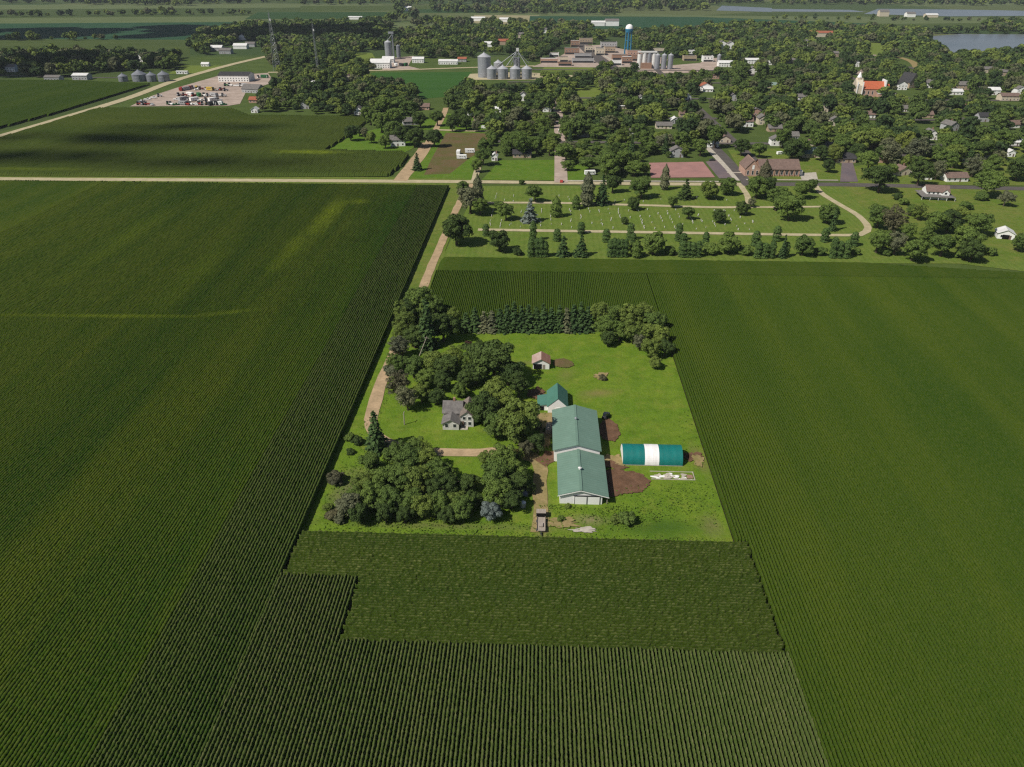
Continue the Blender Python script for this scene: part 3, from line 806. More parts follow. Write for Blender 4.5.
# --- rusty hut
x, y = G(541, 369.5)[:2]
b = tag(empty('hut', (x, y, 0)), 'small white hut with rusted red metal roof and dark open doorway', 'shed')
gable_walls(MB(), -2.8, 2.8, 0, 5.2, 2.5, 1.5).build('wall', M['white'], b)
gable_roof(MB(), -2.8, 2.8, 0, 5.2, 2.5, 1.5, half=0).build('roof_panel', M['pinkrust_roof'], b)['label'] = 'faded pinkish roof slope'
gable_roof(MB(), -2.8, 2.8, 0, 5.2, 2.5, 1.5, half=1).build('roof_panel', M['rust_roof'], b)['label'] = 'dark rusted roof slope'
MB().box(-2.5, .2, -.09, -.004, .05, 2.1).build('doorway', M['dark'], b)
MB().box(.5, 1.3, -.09, -.004, .1, 1.9).build('door', M['wood'], b)
keep(541, 362, 11, 13, 9)
# --- teal arched shed
x0, x1 = G(622.5, 465)[0], G(682, 465)[0]; y0 = G(652, 466)[1]; r = 3.7
b = tag(empty('arched_shed', (x0, y0 + r, 0)), 'teal arched fabric shed with one wide white band across it', 'shed')
L_ = x1 - x0
def arch(a0, a1, r_, n=22):
    mb = MB()
    for i in range(n):
        t0, t1 = math.pi * i / n, math.pi * (i + 1) / n
        p = [(a, -r_ * math.cos(t), .25 + r_ * math.sin(t)) for a, t in ((a0, t0), (a1, t0), (a1, t1), (a0, t1))]
        q = [(a, -(r_ - .05) * math.cos(t), .25 + (r_ - .05) * math.sin(t)) for a, t in ((a0, t0), (a0, t1), (a1, t1), (a1, t0))]
        mb.poly(p); mb.poly(q)
    return mb
c1, c2 = L_ * .375, L_ * .60
cv = arch(0, c1, r).build('fabric_cover', M['teal'], b); arch(c2, L_, r).build('fabric_cover', M['teal'], b)
arch(c1 - .1, c2 + .1, r + .04).build('white_band', M['white_fabric'], b)
for s in (-1, 1): MB().box(0, L_, s * r - .12, s * r + .12, 0, .28).build('base_rail', M['wood'], b)
prof = [(-r * .98 * math.cos(math.pi * i / 22), .25 + r * .98 * math.sin(math.pi * i / 22)) for i in range(23)]
MB().prism(prof, .06, .12, 'x').build('end_panel', M['white_fabric'], b)
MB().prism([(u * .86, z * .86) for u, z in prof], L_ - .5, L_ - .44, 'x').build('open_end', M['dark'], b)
for k in range(7): arch(L_ * k / 6 - .06 * (k > 0), L_ * k / 6 + .06 * (k < 6), r + (.075 if k in (3,) else .03), 16).build('hoop', M['teal'] if k != 3 else M['white_fabric'], b)
keep(652, 455, 32, 12, 12)
# --- rubble slab, flatbed wagon, pole
x, y = G(672, 476)[:2]
b = tag(empty('rubble_slab', (x, y, 0)), 'broken white concrete foundation slab with rubble below the teal arched shed', 'foundation')
MB().box(-5.8, 5.9, -1.9, -1.7, 0, .3).box(5.7, 5.9, -1.69, 1.8, 0, .3).box(-5.8, 5.69, 1.6, 1.8, 0, .25).build('curb', M['concrete'], b)
MB().poly([(-4.9, -1.5, .05), (-1, -1.6, .05), (2.2, -1.3, .05), (3.6, -1.5, .05), (3.4, -.2, .05), (.8, -.5, .05), (-2, .2, .05), (-4.6, -.3, .05)]).build('floor_slab', M['concrete'], b)
for k in range(34):
    cx, cy = rs.uniform(-5.2, 5.0), rs.uniform(-1.4, 1.2) * (1 if rs.rand() > .4 else .3) - .5
    a, w_, h_ = rs.uniform(0, 3), rs.uniform(.4, 1.5), rs.uniform(.3, .8)
    pts = [(w_ * math.cos(t) * rs.uniform(.8, 1.2), h_ * math.sin(t) * rs.uniform(.8, 1.2)) for t in np.linspace(0, 6.28, 7)[:-1]]
    mb = MB(); z1 = rs.uniform(.12, .35) + k * .004
    top = [(cx + p * math.cos(a) * 1 - q * math.sin(a) * .3, max(-1.65, min(1.55, cy + p * math.sin(a) * .3 + q * math.cos(a))), z1) for p, q in pts]
    mb.poly(top)
    for i in range(6):
        p, q = top[i], top[(i + 1) % 6]; mb.poly([(p[0], p[1], .02), (q[0], q[1], .02), q, p])
    mb.build('slab_fragment', M['concrete'] if k % 3 else M['white'], b)
MB().box(3.9, 5.4, -1.2, .2, .03, .4).build('brick_heap', M['brick'], b)

x, y = G(541, 527)[:2]
b = tag(empty('flatbed_wagon', (x, y, 0)), 'weathered flatbed wagon with wooden deck at the edge of the corn', 'wagon')
MB().box(-1.05, 1.05, -2.4, 2.6, .8, .95).build('deck', M['wood'], b)
MB().box(-1.05, -.97, -2.4, 2.6, .96, 1.25).box(.97, 1.05, -2.4, 2.6, .96, 1.25).build('side_board', M['wood'], b)
MB().box(-1.2, 1.2, 3.0, 4.6, .7, 1.9).build('wooden_box', M['wood'], b)
MB().box(-1.2, 1.2, 2.95, 2.999, .72, 1.8).build('box_shade_panel', M['dark'], b)  # dark panel paints the shadowed gap between box and deck
MB().box(-.12, .12, -3.8, -2.41, .6, .75).build('drawbar', M['metal_dark'], b); MB().box(-.12, .12, 2.61, 4.4, .5, .69).build('coupling_bar', M['metal_dark'], b)
for sx in (-1, 1):
    for wy in (-1.6, 1.7, 4.0):
        w = MB().rod((sx * 1.0, wy, .38), (sx * 1.22, wy, .38), .38, n=14).build('wheel', M['rubber'], b)
        MB().rod((sx * 1.221, wy, .38), (sx * 1.25, wy, .38), .18, n=10).build('rim', M['white_roof'], w)
MB().box(-.5, .45, -1.2, .2, .96, 1.3).build('load', M['wood'], b)
keep(541, 522, 8, 12, 14)
x, y = G(418.5, 358)[:2]
o = MB().rod((0, 0, 0), (3.4, .3, 8.3), .16, .10, 8).rod((2.4, .2, 7.9), (4.1, .4, 7.6), .07, n=6).build('leaning_pole', M['palebark'], None, (x, y, 0))
tag(o, 'pale leaning bare pole beside the dark trees along the lane', 'pole')
x, y = G(404.5, 425)[:2]
o = MB().rod((0, 0, 0), (.1, 0, 4.6), .17, .13, 8).rod((0, -.8, 4.2), (.2, .8, 4.3), .07, n=6).build('bleached_post', M['palebark'], None, (x, y, 0))
tag(o, 'short bleached dead trunk standing alone on the lawn left of the farmhouse', 'post')
keep(419, 346, 3, 10, 8); keep(405, 420, 3, 9, 6)
# small yard things seen as pale specks
for px, py, s, mt, nm, lb, ct in [(523, 507, 1.0, 'galv', 'water_tank', 'small grey tank half hidden under trees left of the wagon', 'tank'), (525, 491, 1.3, 'galv', 'parked_pickup', None, None)]:
    x, y = G(px, py)[:2]
    if nm == 'water_tank':
        b = tag(empty(nm, (x, y, 0)), lb, ct)
        MB().cyl(0, 0, .1, 1.5, .75, .75, 14).build('tank_body', M[mt], b); MB().cyl(0, 0, 1.5, 1.8, .75, .2, 14).build('tank_lid', M['white_roof'], b)

# --- vehicles
def vehicle(px, py, kind, paint, rot, label, group=None, cat=None):
    x, y = G(px, py)[:2]
    b = tag(empty(kind, (x, y, 0), RAD(rot)), label, cat or kind.replace('_', ' '), group)
    if kind in ('camper_trailer', 'box_trailer'):
        l, w, h = 7.2, 2.5, 2.6
        MB().prism([(-l / 2, .55), (l / 2 - .5, .55), (l / 2, 1.3), (l / 2 - .4, h + .4), (-l / 2, h + .4)], -w / 2, w / 2).build('body', M[paint], b)
        for wx in (-1.6, -.2, 1.3): MB().box(wx, wx + .8, -w / 2 - .03, -w / 2 - .004, 1.6, 2.2).build('window', M['glass'], b)
        MB().box(2.3, 2.9, -w / 2 - .03, -w / 2 - .004, .7, 2.4).build('door', M['greywall'], b)
        MB().rod((l / 2 - .3, 0, .6), (l / 2 + 1.2, 0, .55), .07).build('hitch', M['metal_dark'], b)
        xs = (-.9, .2)
    elif kind in ('van', 'car', 'parked_pickup'):
        l, w = (5.2, 2.0) if kind != 'car' else (4.4, 1.8)
        if kind == 'van': pr = [(-l / 2, .4), (l / 2, .4), (l / 2, 1.2), (l / 2 - .9, 1.35), (l / 2 - 1.5, 2.2), (-l / 2, 2.2)]
        elif kind == 'car': pr = [(-l / 2, .35), (l / 2, .35), (l / 2, .85), (l / 2 - 1.1, .95), (l / 2 - 1.8, 1.45), (-l / 2 + .9, 1.45), (-l / 2 + .2, .95), (-l / 2, .9)]
        else: pr = [(-l / 2, .5), (l / 2, .5), (l / 2, 1.1), (l / 2 - 1.2, 1.2), (l / 2 - 1.8, 1.85), (0, 1.85), (-.2, 1.2), (-l / 2, 1.2)]
        MB().prism(pr, -w / 2, w / 2).build('body', M[paint], b)
        MB().box(-.1, .9, -w / 2 - .02, -w / 2 - .003, 1.25, 1.75).build('side_window', M['glass'], b); MB().box(-.1, .9, w / 2 + .003, w / 2 + .02, 1.25, 1.75).build('side_window', M['glass'], b)
        xs = (-l / 2 + .9, l / 2 - .9)
    else:   # tractor-like machine
        l, w = 4.2, 2.0
        MB().prism([(-l / 2, .8), (l / 2, .8), (l / 2, 1.7), (.2, 1.8), (-l / 2, 1.6)], -w / 2 + .3, w / 2 - .3).build('body', M[paint], b)
        MB().box(-1.7, -.2, -.75, .75, 1.82, 3.0).build('cab', M['glass'], b)
        xs = (-1.2, 1.4)
    for wx in xs:
        for s in (-1, 1):
            rr = .75 if kind == 'farm_machine' and wx < 0 else .38
            MB().rod((wx, s * (w / 2 - .1), rr), (wx, s * (w / 2 + .06), rr), rr, n=12).build('wheel', M['rubber'], b)
    return b
TR = 'white trailers parked by the garden plot'
vehicle(458.5, 154.5, 'camper_trailer', 'white', 90, 'white camper trailer on the garden plot, hindmost on its near edge', TR, 'trailer')
vehicle(462, 159, 'camper_trailer', 'white', 2, 'white camper trailer on the garden plot, closest to the main road', TR, 'trailer')
vehicle(470, 153, 'camper_trailer', 'white', 4, 'white camper trailer on the garden plot, standing nearest the trees on its right', TR, 'trailer')
vehicle(590, 175, 'camper_trailer', 'white', 10, 'white camper trailer tucked under trees beside the small park lawn', TR, 'trailer')
vehicle(559.5, 132, 'van', 'white', 88, 'white van driving down the narrow tree-lined town street', cat='van')
vehicle(484.5, 128.5, 'van', 'white', 0, 'white van parked on the lawn above the garden plot', cat='van')
vehicle(780, 154.5, 'van', 'white', 20, 'white van parked on the lawn behind the long brick building', cat='van')
vehicle(561.5, 182.3, 'car', 'red_paint', 85, 'dark red car turning at the junction with the main road', cat='car')
vehicle(712, 161, 'car', 'metal_dark', 10, 'dark car parked at the shaded top of the purple asphalt lot', cat='car')
vehicle(606, 418, 'farm_machine', 'metal_dark', 60, 'dark farm machine standing by the back corner of the rear green barn', cat='tractor').scale = (.75, .75, .75)
vehicle(525.5, 492, 'car', 'galv', 80, 'pale grey car half hidden under the trees left of the barn track', cat='car')
vehicle(549, 431, 'box_trailer', 'wood', 85, 'weathered brown box trailer beside the rear green barn wall', cat='trailer').scale = (.6, .7, .6)
keep(463, 154, 14, 6, 6); keep(559.5, 131, 4, 4, 3); keep(780, 153, 4, 3); keep(484, 128, 4, 3); keep(592, 174, 6, 5, 3)

# --- houses of the town
def house(px, py, w, d, eave, rise, rot, wall, roof, ridge='x', desc=None, label=None, cat='house', name='house', chimney=False):
    x, y = G(px, py)[:2]; ppm = PX(x, y)[2]
    b = empty(name, (x, y, 0), RAD(rot))
    gable_walls(MB(), -w / 2, w / 2, 0, d, eave, rise, ridge).build('wall', M[wall], b)
    rf = gable_roof(MB(), -w / 2, w / 2, 0, d, eave, rise, ridge, ov=.45).build('roof', M[roof], b)
    if ppm > .62:
        n = max(2, int(w / 3.2))
        for k in range(n):
            xx = -w / 2 + (k + .5) * w / n
            if k == n // 2: MB().box(xx - .5, xx + .5, -.06, -.004, .1, 2.15).build('door', M['brown_roof'], b)
            else: window_on(b, xx, 0, 1.0, 1.1, 1.2)
            if eave > 4.5: window_on(b, xx, 0, 3.4, 1.0, 1.2)
    if chimney: MB().box(.8, 1.5, d / 2 + .3, d / 2 + 1, eave, eave + rise + 1.2).build('chimney', M['brick'], rf)
    keep(px, py, w * ppm / 2 * .8, (eave + rise) * ppm * .8, 1.5)
    if label: tag(b, label, cat)
    else: reg(b, desc or f"{wall_word(wall)} house with {roof_word(roof)} roof", px, py, cat, 'houses of the town')
    return b
def wall_word(w): return {'white': 'white', 'cream': 'cream', 'tan': 'tan', 'greywall': 'grey', 'brick': 'brick', 'pinkbrick': 'pinkish'}[w]
def roof_word(r): return {'grey_roof': 'grey', 'brown_roof': 'brown', 'dark_roof': 'dark', 'red_roof': 'red', 'white_roof': 'white', 'palegreen_roof': 'pale green', 'orange_roof': 'orange'}[r]
for t in [
    (398, 146.5, 11, 8, 4.8, 2.8, 8, 'white', 'grey_roof', 'x'), (411, 125, 13, 9, 3, 2.6, 15, 'greywall', 'grey_roof', 'x'), (424, 110, 10, 8, 3, 2.5, 0, 'pinkbrick', 'brown_roof', 'x'),
    (471, 116, 7, 8, 5, 2.5, 0, 'white', 'grey_roof', 'y'), (477, 121, 6, 6, 2.6, 2, 0, 'tan', 'brown_roof', 'y'), (496, 112.5, 9, 7, 2.8, 2, 0, 'white', 'white_roof', 'x'),
    (494.5, 161, 4, 6, 3.4, 1.6, 0, 'white', 'white_roof', 'y'), (522, 158, 13, 8, 2.8, 2.2, 0, 'tan', 'dark_roof', 'x'), (523, 101, 8, 8, 5.4, 2.8, 0, 'white', 'grey_roof', 'y'), (512, 103, 7, 8, 3, 2.4, 0, 'cream', 'grey_roof', 'y'),
    (641, 105, 8, 10, 5.6, 2.8, 0, 'white', 'grey_roof', 'y'), (622, 109, 9, 8, 2.8, 2, 10, 'cream', 'white_roof', 'x'), (653, 116, 9, 7, 2.8, 2, 0, 'white', 'grey_roof', 'x'), (664, 129, 13, 8, 2.8, 2.2, 0, 'cream', 'grey_roof', 'x'),
    (675, 124, 7, 8, 3, 2.3, 0, 'greywall', 'white_roof', 'y'), (633, 135.5, 8, 7, 3, 2, 0, 'white', 'grey_roof', 'x'), (684, 117, 8, 7, 3, 2, 0, 'tan', 'brown_roof', 'x'), (688, 100, 7, 10, 3.6, 2.6, 20, 'white', 'grey_roof', 'y'),
    (724.5, 143, 9, 8, 3, 2.5, 0, 'cream', 'brown_roof', 'y'), (713, 147.5, 8, 6, 2.6, 1.6, 0, 'white', 'white_roof', 'x'), (677, 157.5, 9, 8, 4.6, 2.4, 0, 'greywall', 'grey_roof', 'y'), (708, 92, 10, 7, 3, 2, 0, 'white', 'white_roof', 'x'), (733, 101, 8, 8, 4.6, 2.4, 0, 'greywall', 'grey_roof', 'y'),
    (726, 67, 20, 12, 5, 2.5, 0, 'white', 'white_roof', 'x'), (752, 64, 18, 12, 5, 2, 0, 'white', 'white_roof', 'x'), (753, 74, 9, 10, 6, 2.5, 0, 'white', 'grey_roof', 'y'), (771, 65, 20, 10, 3, 1.5, 0, 'white', 'white_roof', 'x'), (718, 79, 13, 12, 4.6, 2, 0, 'pinkbrick', 'brown_roof', 'x'),
    (706, 91, 13, 10, 5, 3, 5, 'white', 'red_roof', 'y'), (755, 119, 16, 12, 5.6, 3.4, 0, 'pinkbrick', 'grey_roof', 'y'), (747, 127, 10, 8, 4.6, 2.4, 0, 'white', 'brown_roof', 'x'), (771, 88, 12, 9, 3, 2.4, 0, 'cream', 'palegreen_roof', 'x'), (763, 125, 8, 10, 5.4, 2.6, 0, 'cream', 'grey_roof', 'y'),
    (775, 132, 11, 8, 3, 2.4, 0, 'tan', 'grey_roof', 'x'), (777, 146, 9, 8, 4.6, 2.2, 0, 'white', 'grey_roof', 'y'), (791, 140, 12, 9, 3, 2.6, 0, 'greywall', 'grey_roof', 'x'), (814, 146, 8, 6, 2.6, 2, 0, 'cream', 'brown_roof', 'x'), (846, 163, 13, 10, 3, 3, 0, 'tan', 'dark_roof', 'x'),
    (835, 126, 9, 8, 5, 2.4, 0, 'cream', 'grey_roof', 'y'), (829, 150, 9, 8, 3, 2, 0, 'greywall', 'grey_roof', 'x'), (770, 64, 9, 9, 3, 2, 0, 'white', 'grey_roof', 'x'), (790, 63, 22, 12, 4, 2, 0, 'cream', 'grey_roof', 'x'), (808, 46, 18, 14, 6, 3, 0, 'white', 'grey_roof', 'y'),
    (838, 57, 15, 10, 5, 2.5, 0, 'tan', 'grey_roof', 'x'), (857, 67, 10, 9, 5, 2.5, 0, 'white', 'grey_roof', 'y'), (902, 90, 10, 10, 6, 3, 0, 'white', 'dark_roof', 'y'), (929, 88, 14, 10, 5.4, 3, 0, 'white', 'grey_roof', 'x'), (965, 90, 22, 12, 5, 3, 0, 'tan', 'grey_roof', 'x'),
    (954, 95, 18, 10, 3.4, 2, 0, 'white', 'white_roof', 'x'), (994, 95, 12, 9, 4.8, 2.4, 0, 'white', 'white_roof', 'x'), (1010, 101, 18, 10, 4.6, 2.4, 0, 'cream', 'brown_roof', 'x'), (1021, 95, 10, 10, 6, 2.4, 0, 'white', 'grey_roof', 'y'), (987, 73, 14, 10, 4.6, 2.4, 0, 'cream', 'grey_roof', 'x'), (1004, 76, 15, 10, 4.6, 2.4, 0, 'tan', 'grey_roof', 'x'),
    (954, 131, 8, 12, 4.6, 2.6, 15, 'greywall', 'grey_roof', 'y'), (932, 140, 8, 10, 4.8, 2.6, 0, 'white', 'grey_roof', 'y'), (985, 122, 11, 9, 4.6, 2.6, 0, 'greywall', 'dark_roof', 'x'), (1018, 128, 14, 9, 3, 2.6, 8, 'white', 'brown_roof', 'x'), (1017, 146, 17, 8, 2.8, 2, 0, 'white', 'white_roof', 'x'), (1011, 157, 5, 5, 3.4, 1.5, 0, 'white', 'white_roof', 'y'),
    (871, 148, 9, 8, 4.6, 2.6, 0, 'tan', 'brown_roof', 'y'), (884, 163, 12, 8, 3, 2.6, 0, 'pinkbrick', 'brown_roof', 'x'), (905, 175.5, 11, 8, 3, 2.6, 15, 'cream', 'brown_roof', 'y'), (957, 182, 14, 8, 2.8, 2.4, 5, 'white', 'brown_roof', 'x'), (987, 158, 9, 8, 4.6, 2.4, 0, 'greywall', 'grey_roof', 'y'), (968, 162, 5, 6, 3.4, 2, 0, 'white', 'grey_roof', 'y'),
    (926, 180, 7, 6, 2.8, 2, 0, 'white', 'grey_roof', 'x'), (802, 100, 9, 8, 3, 2.4, 0, 'white', 'grey_roof', 'x'), (823, 112, 9, 8, 4.6, 2.4, 0, 'cream', 'dark_roof', 'y'), (870, 118, 9, 8, 3, 2.4, 0, 'white', 'brown_roof', 'x'), (905, 112, 10, 8, 3, 2.4, 0, 'white', 'grey_roof', 'x'), (928, 118, 9, 8, 3, 2.4, 0, 'tan', 'brown_roof', 'x'), (965, 112, 9, 8, 3, 2.4, 0, 'cream', 'dark_roof', 'y'),
    (600, 118, 9, 8, 3, 2.4, 0, 'white', 'grey_roof', 'x'), (547, 112, 8, 8, 3, 2.4, 0, 'white', 'brown_roof', 'y'), (583, 137, 9, 8, 3, 2.4, 0, 'greywall', 'grey_roof', 'x'),
    (256, 103, 14, 9, 3, 2.4, 0, 'pinkbrick', 'red_roof', 'x'), (254.5, 113, 6, 6, 3, 2, 0, 'white', 'white_roof', 'y'), (313, 86, 9, 8, 3, 2, 0, 'white', 'white_roof', 'x'), (294, 95, 8, 8, 3, 2, 0, 'white', 'grey_roof', 'x'), (305, 109, 8, 8, 4.8, 2.4, 0, 'greywall', 'grey_roof', 'y'), (358, 115, 7, 8, 4.8, 2.4, 0, 'white', 'grey_roof', 'y'), (348, 81, 8, 8, 4.6, 2.4, 0, 'cream', 'brown_roof', 'y'),
    (418, 63, 16, 10, 5, 2.5, 0, 'white', 'white_roof', 'x'), (448, 64.5, 26, 12, 4, 2, 0, 'white', 'white_roof', 'x'), (462, 62, 12, 10, 4, 2, 0, 'greywall', 'red_roof', 'x'), (503, 45, 26, 12, 6, 3, 0, 'tan', 'red_roof', 'x'), (488, 47, 14, 10, 5, 3, 0, 'white', 'white_roof', 'x'), (478, 21, 34, 16, 6, 3, 0, 'white', 'white_roof', 'x'), (505, 22, 26, 16, 6, 3, 0, 'white', 'white_roof', 'x'),
    (355, 19.5, 34, 14, 5, 2, 0, 'white', 'white_roof', 'x'), (406, 11, 30, 20, 8, 4, 0, 'white', 'white_roof', 'x'), (10, 72, 14, 10, 6, 3, 0, 'white', 'grey_roof', 'x'), (52, 81, 18, 10, 4, 2, 0, 'greywall', 'grey_roof', 'x'), (80, 80, 18, 12, 5, 2, 0, 'greywall', 'white_roof', 'x'), (121, 67, 10, 9, 5, 3, 0, 'white', 'grey_roof', 'y'), (140, 62, 8, 8, 7, 3, 0, 'white', 'grey_roof', 'y'),
    (182, 74, 14, 4, 3, .5, 0, 'white', 'white_roof', 'x'), (205, 66.5, 10, 7, 3, 2, 0, 'white', 'white_roof', 'x'), (215, 51, 22, 12, 5, 3, 0, 'greywall', 'white_roof', 'x'), (225, 54, 18, 12, 5, 3, 0, 'greywall', 'grey_roof', 'x'), (240, 49, 22, 12, 5, 3, 0, 'white', 'white_roof', 'x'), (242, 40, 14, 10, 6, 3, 0, 'white', 'grey_roof', 'y'), (250, 47, 16, 10, 5, 2.5, 0, 'greywall', 'grey_roof', 'x'),
    (597, 26, 34, 20, 7, 3, 0, 'white', 'white_roof', 'x'), (612, 26, 30, 20, 10, 4, 0, 'white', 'grey_roof', 'x'), (722, 49, 12, 12, 9, 3, 0, 'white', 'grey_roof', 'y'), (731, 49, 12, 12, 8, 3, 0, 'white', 'grey_roof', 'y'), (884, 16.5, 24, 18, 11, 5, 0, 'cream', 'grey_roof', 'x'), (932, 17.5, 30, 18, 6, 3, 0, 'cream', 'white_roof', 'x'), (911, 17.2, 22, 18, 8, 4, 0, 'white', 'grey_roof', 'x'), (688, 47, 12, 10, 5, 3, 0, 'white', 'grey_roof', 'x'), (660, 44, 12, 10, 5, 3, 0, 'cream', 'grey_roof', 'x'),
    (545, 33, 16, 12, 6, 3, 0, 'white', 'grey_roof', 'x'), (520, 38, 14, 12, 6, 3, 0, 'cream', 'grey_roof', 'x'),
]:
    house(*t, chimney=(t[2] < 12 and t[1] > 95 and rs.rand() < .4))
house(812.5, 158, 14, 9, 3, 3.4, 0, 'cream', 'palegreen_roof', label='cream house with pale green roof among trees behind the long brick building', chimney=True)
house(380, 68.5, 26, 16, 7, 4, 0, 'white', 'white_roof', label='white-roofed farm hall beside the red yard of the grey elevator', cat='hall', name='hall')
house(388, 63, 16, 12, 5, 3, 0, 'white', 'white_roof', label='smaller white-roofed hall tucked below the grey elevator', cat='hall', name='hall')
house(913, 88, 13, 16, 6, 9, 25, 'tan', 'dark_roof', 'y', label='tall steep dark-gabled hall near the orange-roofed church', cat='hall', name='hall')
house(821, 37, 46, 16, 7, 3, 0, 'cream', 'red_roof', label='long cream building with red roof on the town rise before the lakes', cat='building', name='long_building')
house(234, 82, 36, 20, 7, 3, 0, 'white', 'dark_roof', label='long white warehouse with dark roof behind the machinery yard', cat='warehouse', name='warehouse')
house(250, 93, 20, 14, 4, 4, -15, 'greywall', 'grey_roof', label='grey-roofed machine shed beside the trees at the machinery yard', cat='shed', name='shed')
x, y = G(1005, 238)[:2]
house(1005, 239.5, 7.5, 7, 3, 1.8, -18, 'white', 'white_roof', 'y', label='small white metal shed with open front on the pasture', cat='shed', name='shed')
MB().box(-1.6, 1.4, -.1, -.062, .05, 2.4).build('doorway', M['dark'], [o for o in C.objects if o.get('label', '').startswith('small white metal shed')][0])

# --- wide brown-roofed house with its porch roof all round
x, y = G(938, 201)[:2]
b = tag(empty('house', (x, y, 0), RAD(-8)), 'wide white house with brown roof and a grey porch roof all round', 'house')
gable_walls(MB(), -6.2, 6.2, 3.2, 12, 4.6, 2.6, 'x').build('wall', M['white'], b)
gable_walls(MB(), 1.8, 6.0, 2.2, 3.19, 4.2, 1.9, 'y').build('wall', M['white'], b)
gable_roof(MB(), -6.2, 6.2, 3.2, 12, 4.6, 2.6, 'x').build('roof', M['brown_roof'], b)
gable_roof(MB(), 1.8, 6.0, 2.2, 5.5, 4.25, 1.9, 'y', ov=.3).build('roof', M['brown_roof'], b)
mb = MB()
o_, i_ = [(-9.2, 0), (9.2, 0), (9.2, 14.5), (-9.2, 14.5)], [(-6.21, 3.19), (6.21, 3.19), (6.21, 12.01), (-6.21, 12.01)]
for k in range(4):
    a, c = o_[k], o_[(k + 1) % 4]; e, f = i_[(k + 1) % 4], i_[k]
    mb.poly([(*a, 2.2), (*c, 2.2), (*e, 3.0), (*f, 3.0)]); mb.poly([(*a, 2.05), (*f, 2.85), (*e, 2.85), (*c, 2.05)]); mb.poly([(*a, 2.05), (*c, 2.05), (*c, 2.2), (*a, 2.2)])
mb.build('porch_roof', M['grey_roof'], b)
for px_ in (-9, -4.5, 0, 4.5, 9): MB().box(px_ - .08, px_ + .08, .15, .31, 0, 2.1).build('porch_post', M['white'], b)
for wx in (-4.8, -2.4, 0): window_on(b, wx, 3.2, 3.2, 1, 1)
window_on(b, 3.9, 2.2, 3.3, 1.2, 1.2)
keep(938, 197, 16, 11, 4)

# --- long brick building
x, y = G(779, 176.5)[:2]
b = tag(empty('brick_building', (x, y, 0)), 'long brick building with wide brown roof and a gabled entrance wing', 'building')
gable_walls(MB(), -12.8, 12.6, 0, 15, 4.8, 4.6, 'x').build('wall', M['brick'], b)
gable_roof(MB(), -12.8, 12.6, 0, 15, 4.8, 4.6, 'x', ov=.6).build('roof', M['brown_roof'], b)
gable_walls(MB(), -22.5, -12.82, -.8, 15.6, 5.2, 5.2, 'y').build('entrance_wing', M['pinkbrick'], b)
gable_roof(MB(), -22.5, -13.4, -.8, 15.6, 5.2, 5.0, 'y', ov=.35).build('roof', M['brown_roof'], b)
for k in range(8):
    xx = -11.4 + k * 3.2
    window_on(b, xx, 0, 1.2, 1.3, 2.4)
    MB().box(xx + 1.3, xx + 1.7, -.35, -.004, 0, 4.2).build('buttress', M['pinkbrick'], b)
for xx in (-20.6, -17.6, -14.8): window_on(b, xx, -.8, 1.2, 1.1, 2.6)
MB().box(-18.3, -16.9, -.9, -.804, 4.6, 7.2).build('gable_panel', M['white'], b)
MB().box(12.62, 15.4, 2, 9, 0, 3.2).build('annex', M['white'], b)
keep(772, 168, 28, 9, 4)

# --- church with orange roof
x, y = G(870, 97)[:2]
b = tag(empty('church', (x, y, 0), RAD(-6)), 'pale brick church with long orange roof and white bell tower', 'church')
gable_walls(MB(), -9, 13, 0, 13, 8, 6.5, 'x').build('nave', M['pinkbrick'], b)
gable_roof(MB(), -9, 13, 0, 13, 8, 6.5, 'x', ov=.5).build('roof', M['orange_roof'], b)
gable_walls(MB(), -16, -9.01, -1, 14, 11, 6.5, 'x').build('front_wing', M['cream'], b)
t_ = MB().box(-14.8, -11, 4.4, 8.6, 13, 18).build('bell_tower', M['cream'], b)
MB().lathe([(2.6, 18.02), (1.7, 20), (.1, 23.5)], 8).build('spire', M['white'], b).location = (-12.7, 6.5, 0)
for k, (wx, wy) in enumerate(((-15.2, -.8), (-9.9, -.8))): MB().box(wx, wx + .9, wy - .9, wy - .21, 0, 14.5).build('pinnacle', M['white'], b)
gable_walls(MB(), 13.01, 18, 2.5, 10.5, 7, 5, 'x').build('chancel', M['cream'], b)
gable_roof(MB(), 13.6, 18, 2.5, 10.5, 7, 5, 'x', ov=.3).build('roof', M['orange_roof'], b)
MB().box(12.2, 13.4, -.2, 13.2, 8, 16.2).build('parapet_gable', M['white'], b)
MB().box(6, 22, -6, -.02, 0, 4).build('side_hall', M['pinkbrick'], b)
MB().box(5.7, 22.3, -6.3, -.3, 4.01, 4.4).build('hall_roof', M['white_roof'], b)
for k in range(5): window_on(b, -6.5 + k * 4, 0, 2.5 if k < 3 else 5, 1.2, 3.2 if k < 3 else 1.6)
keep(869, 90, 17, 12, 6)

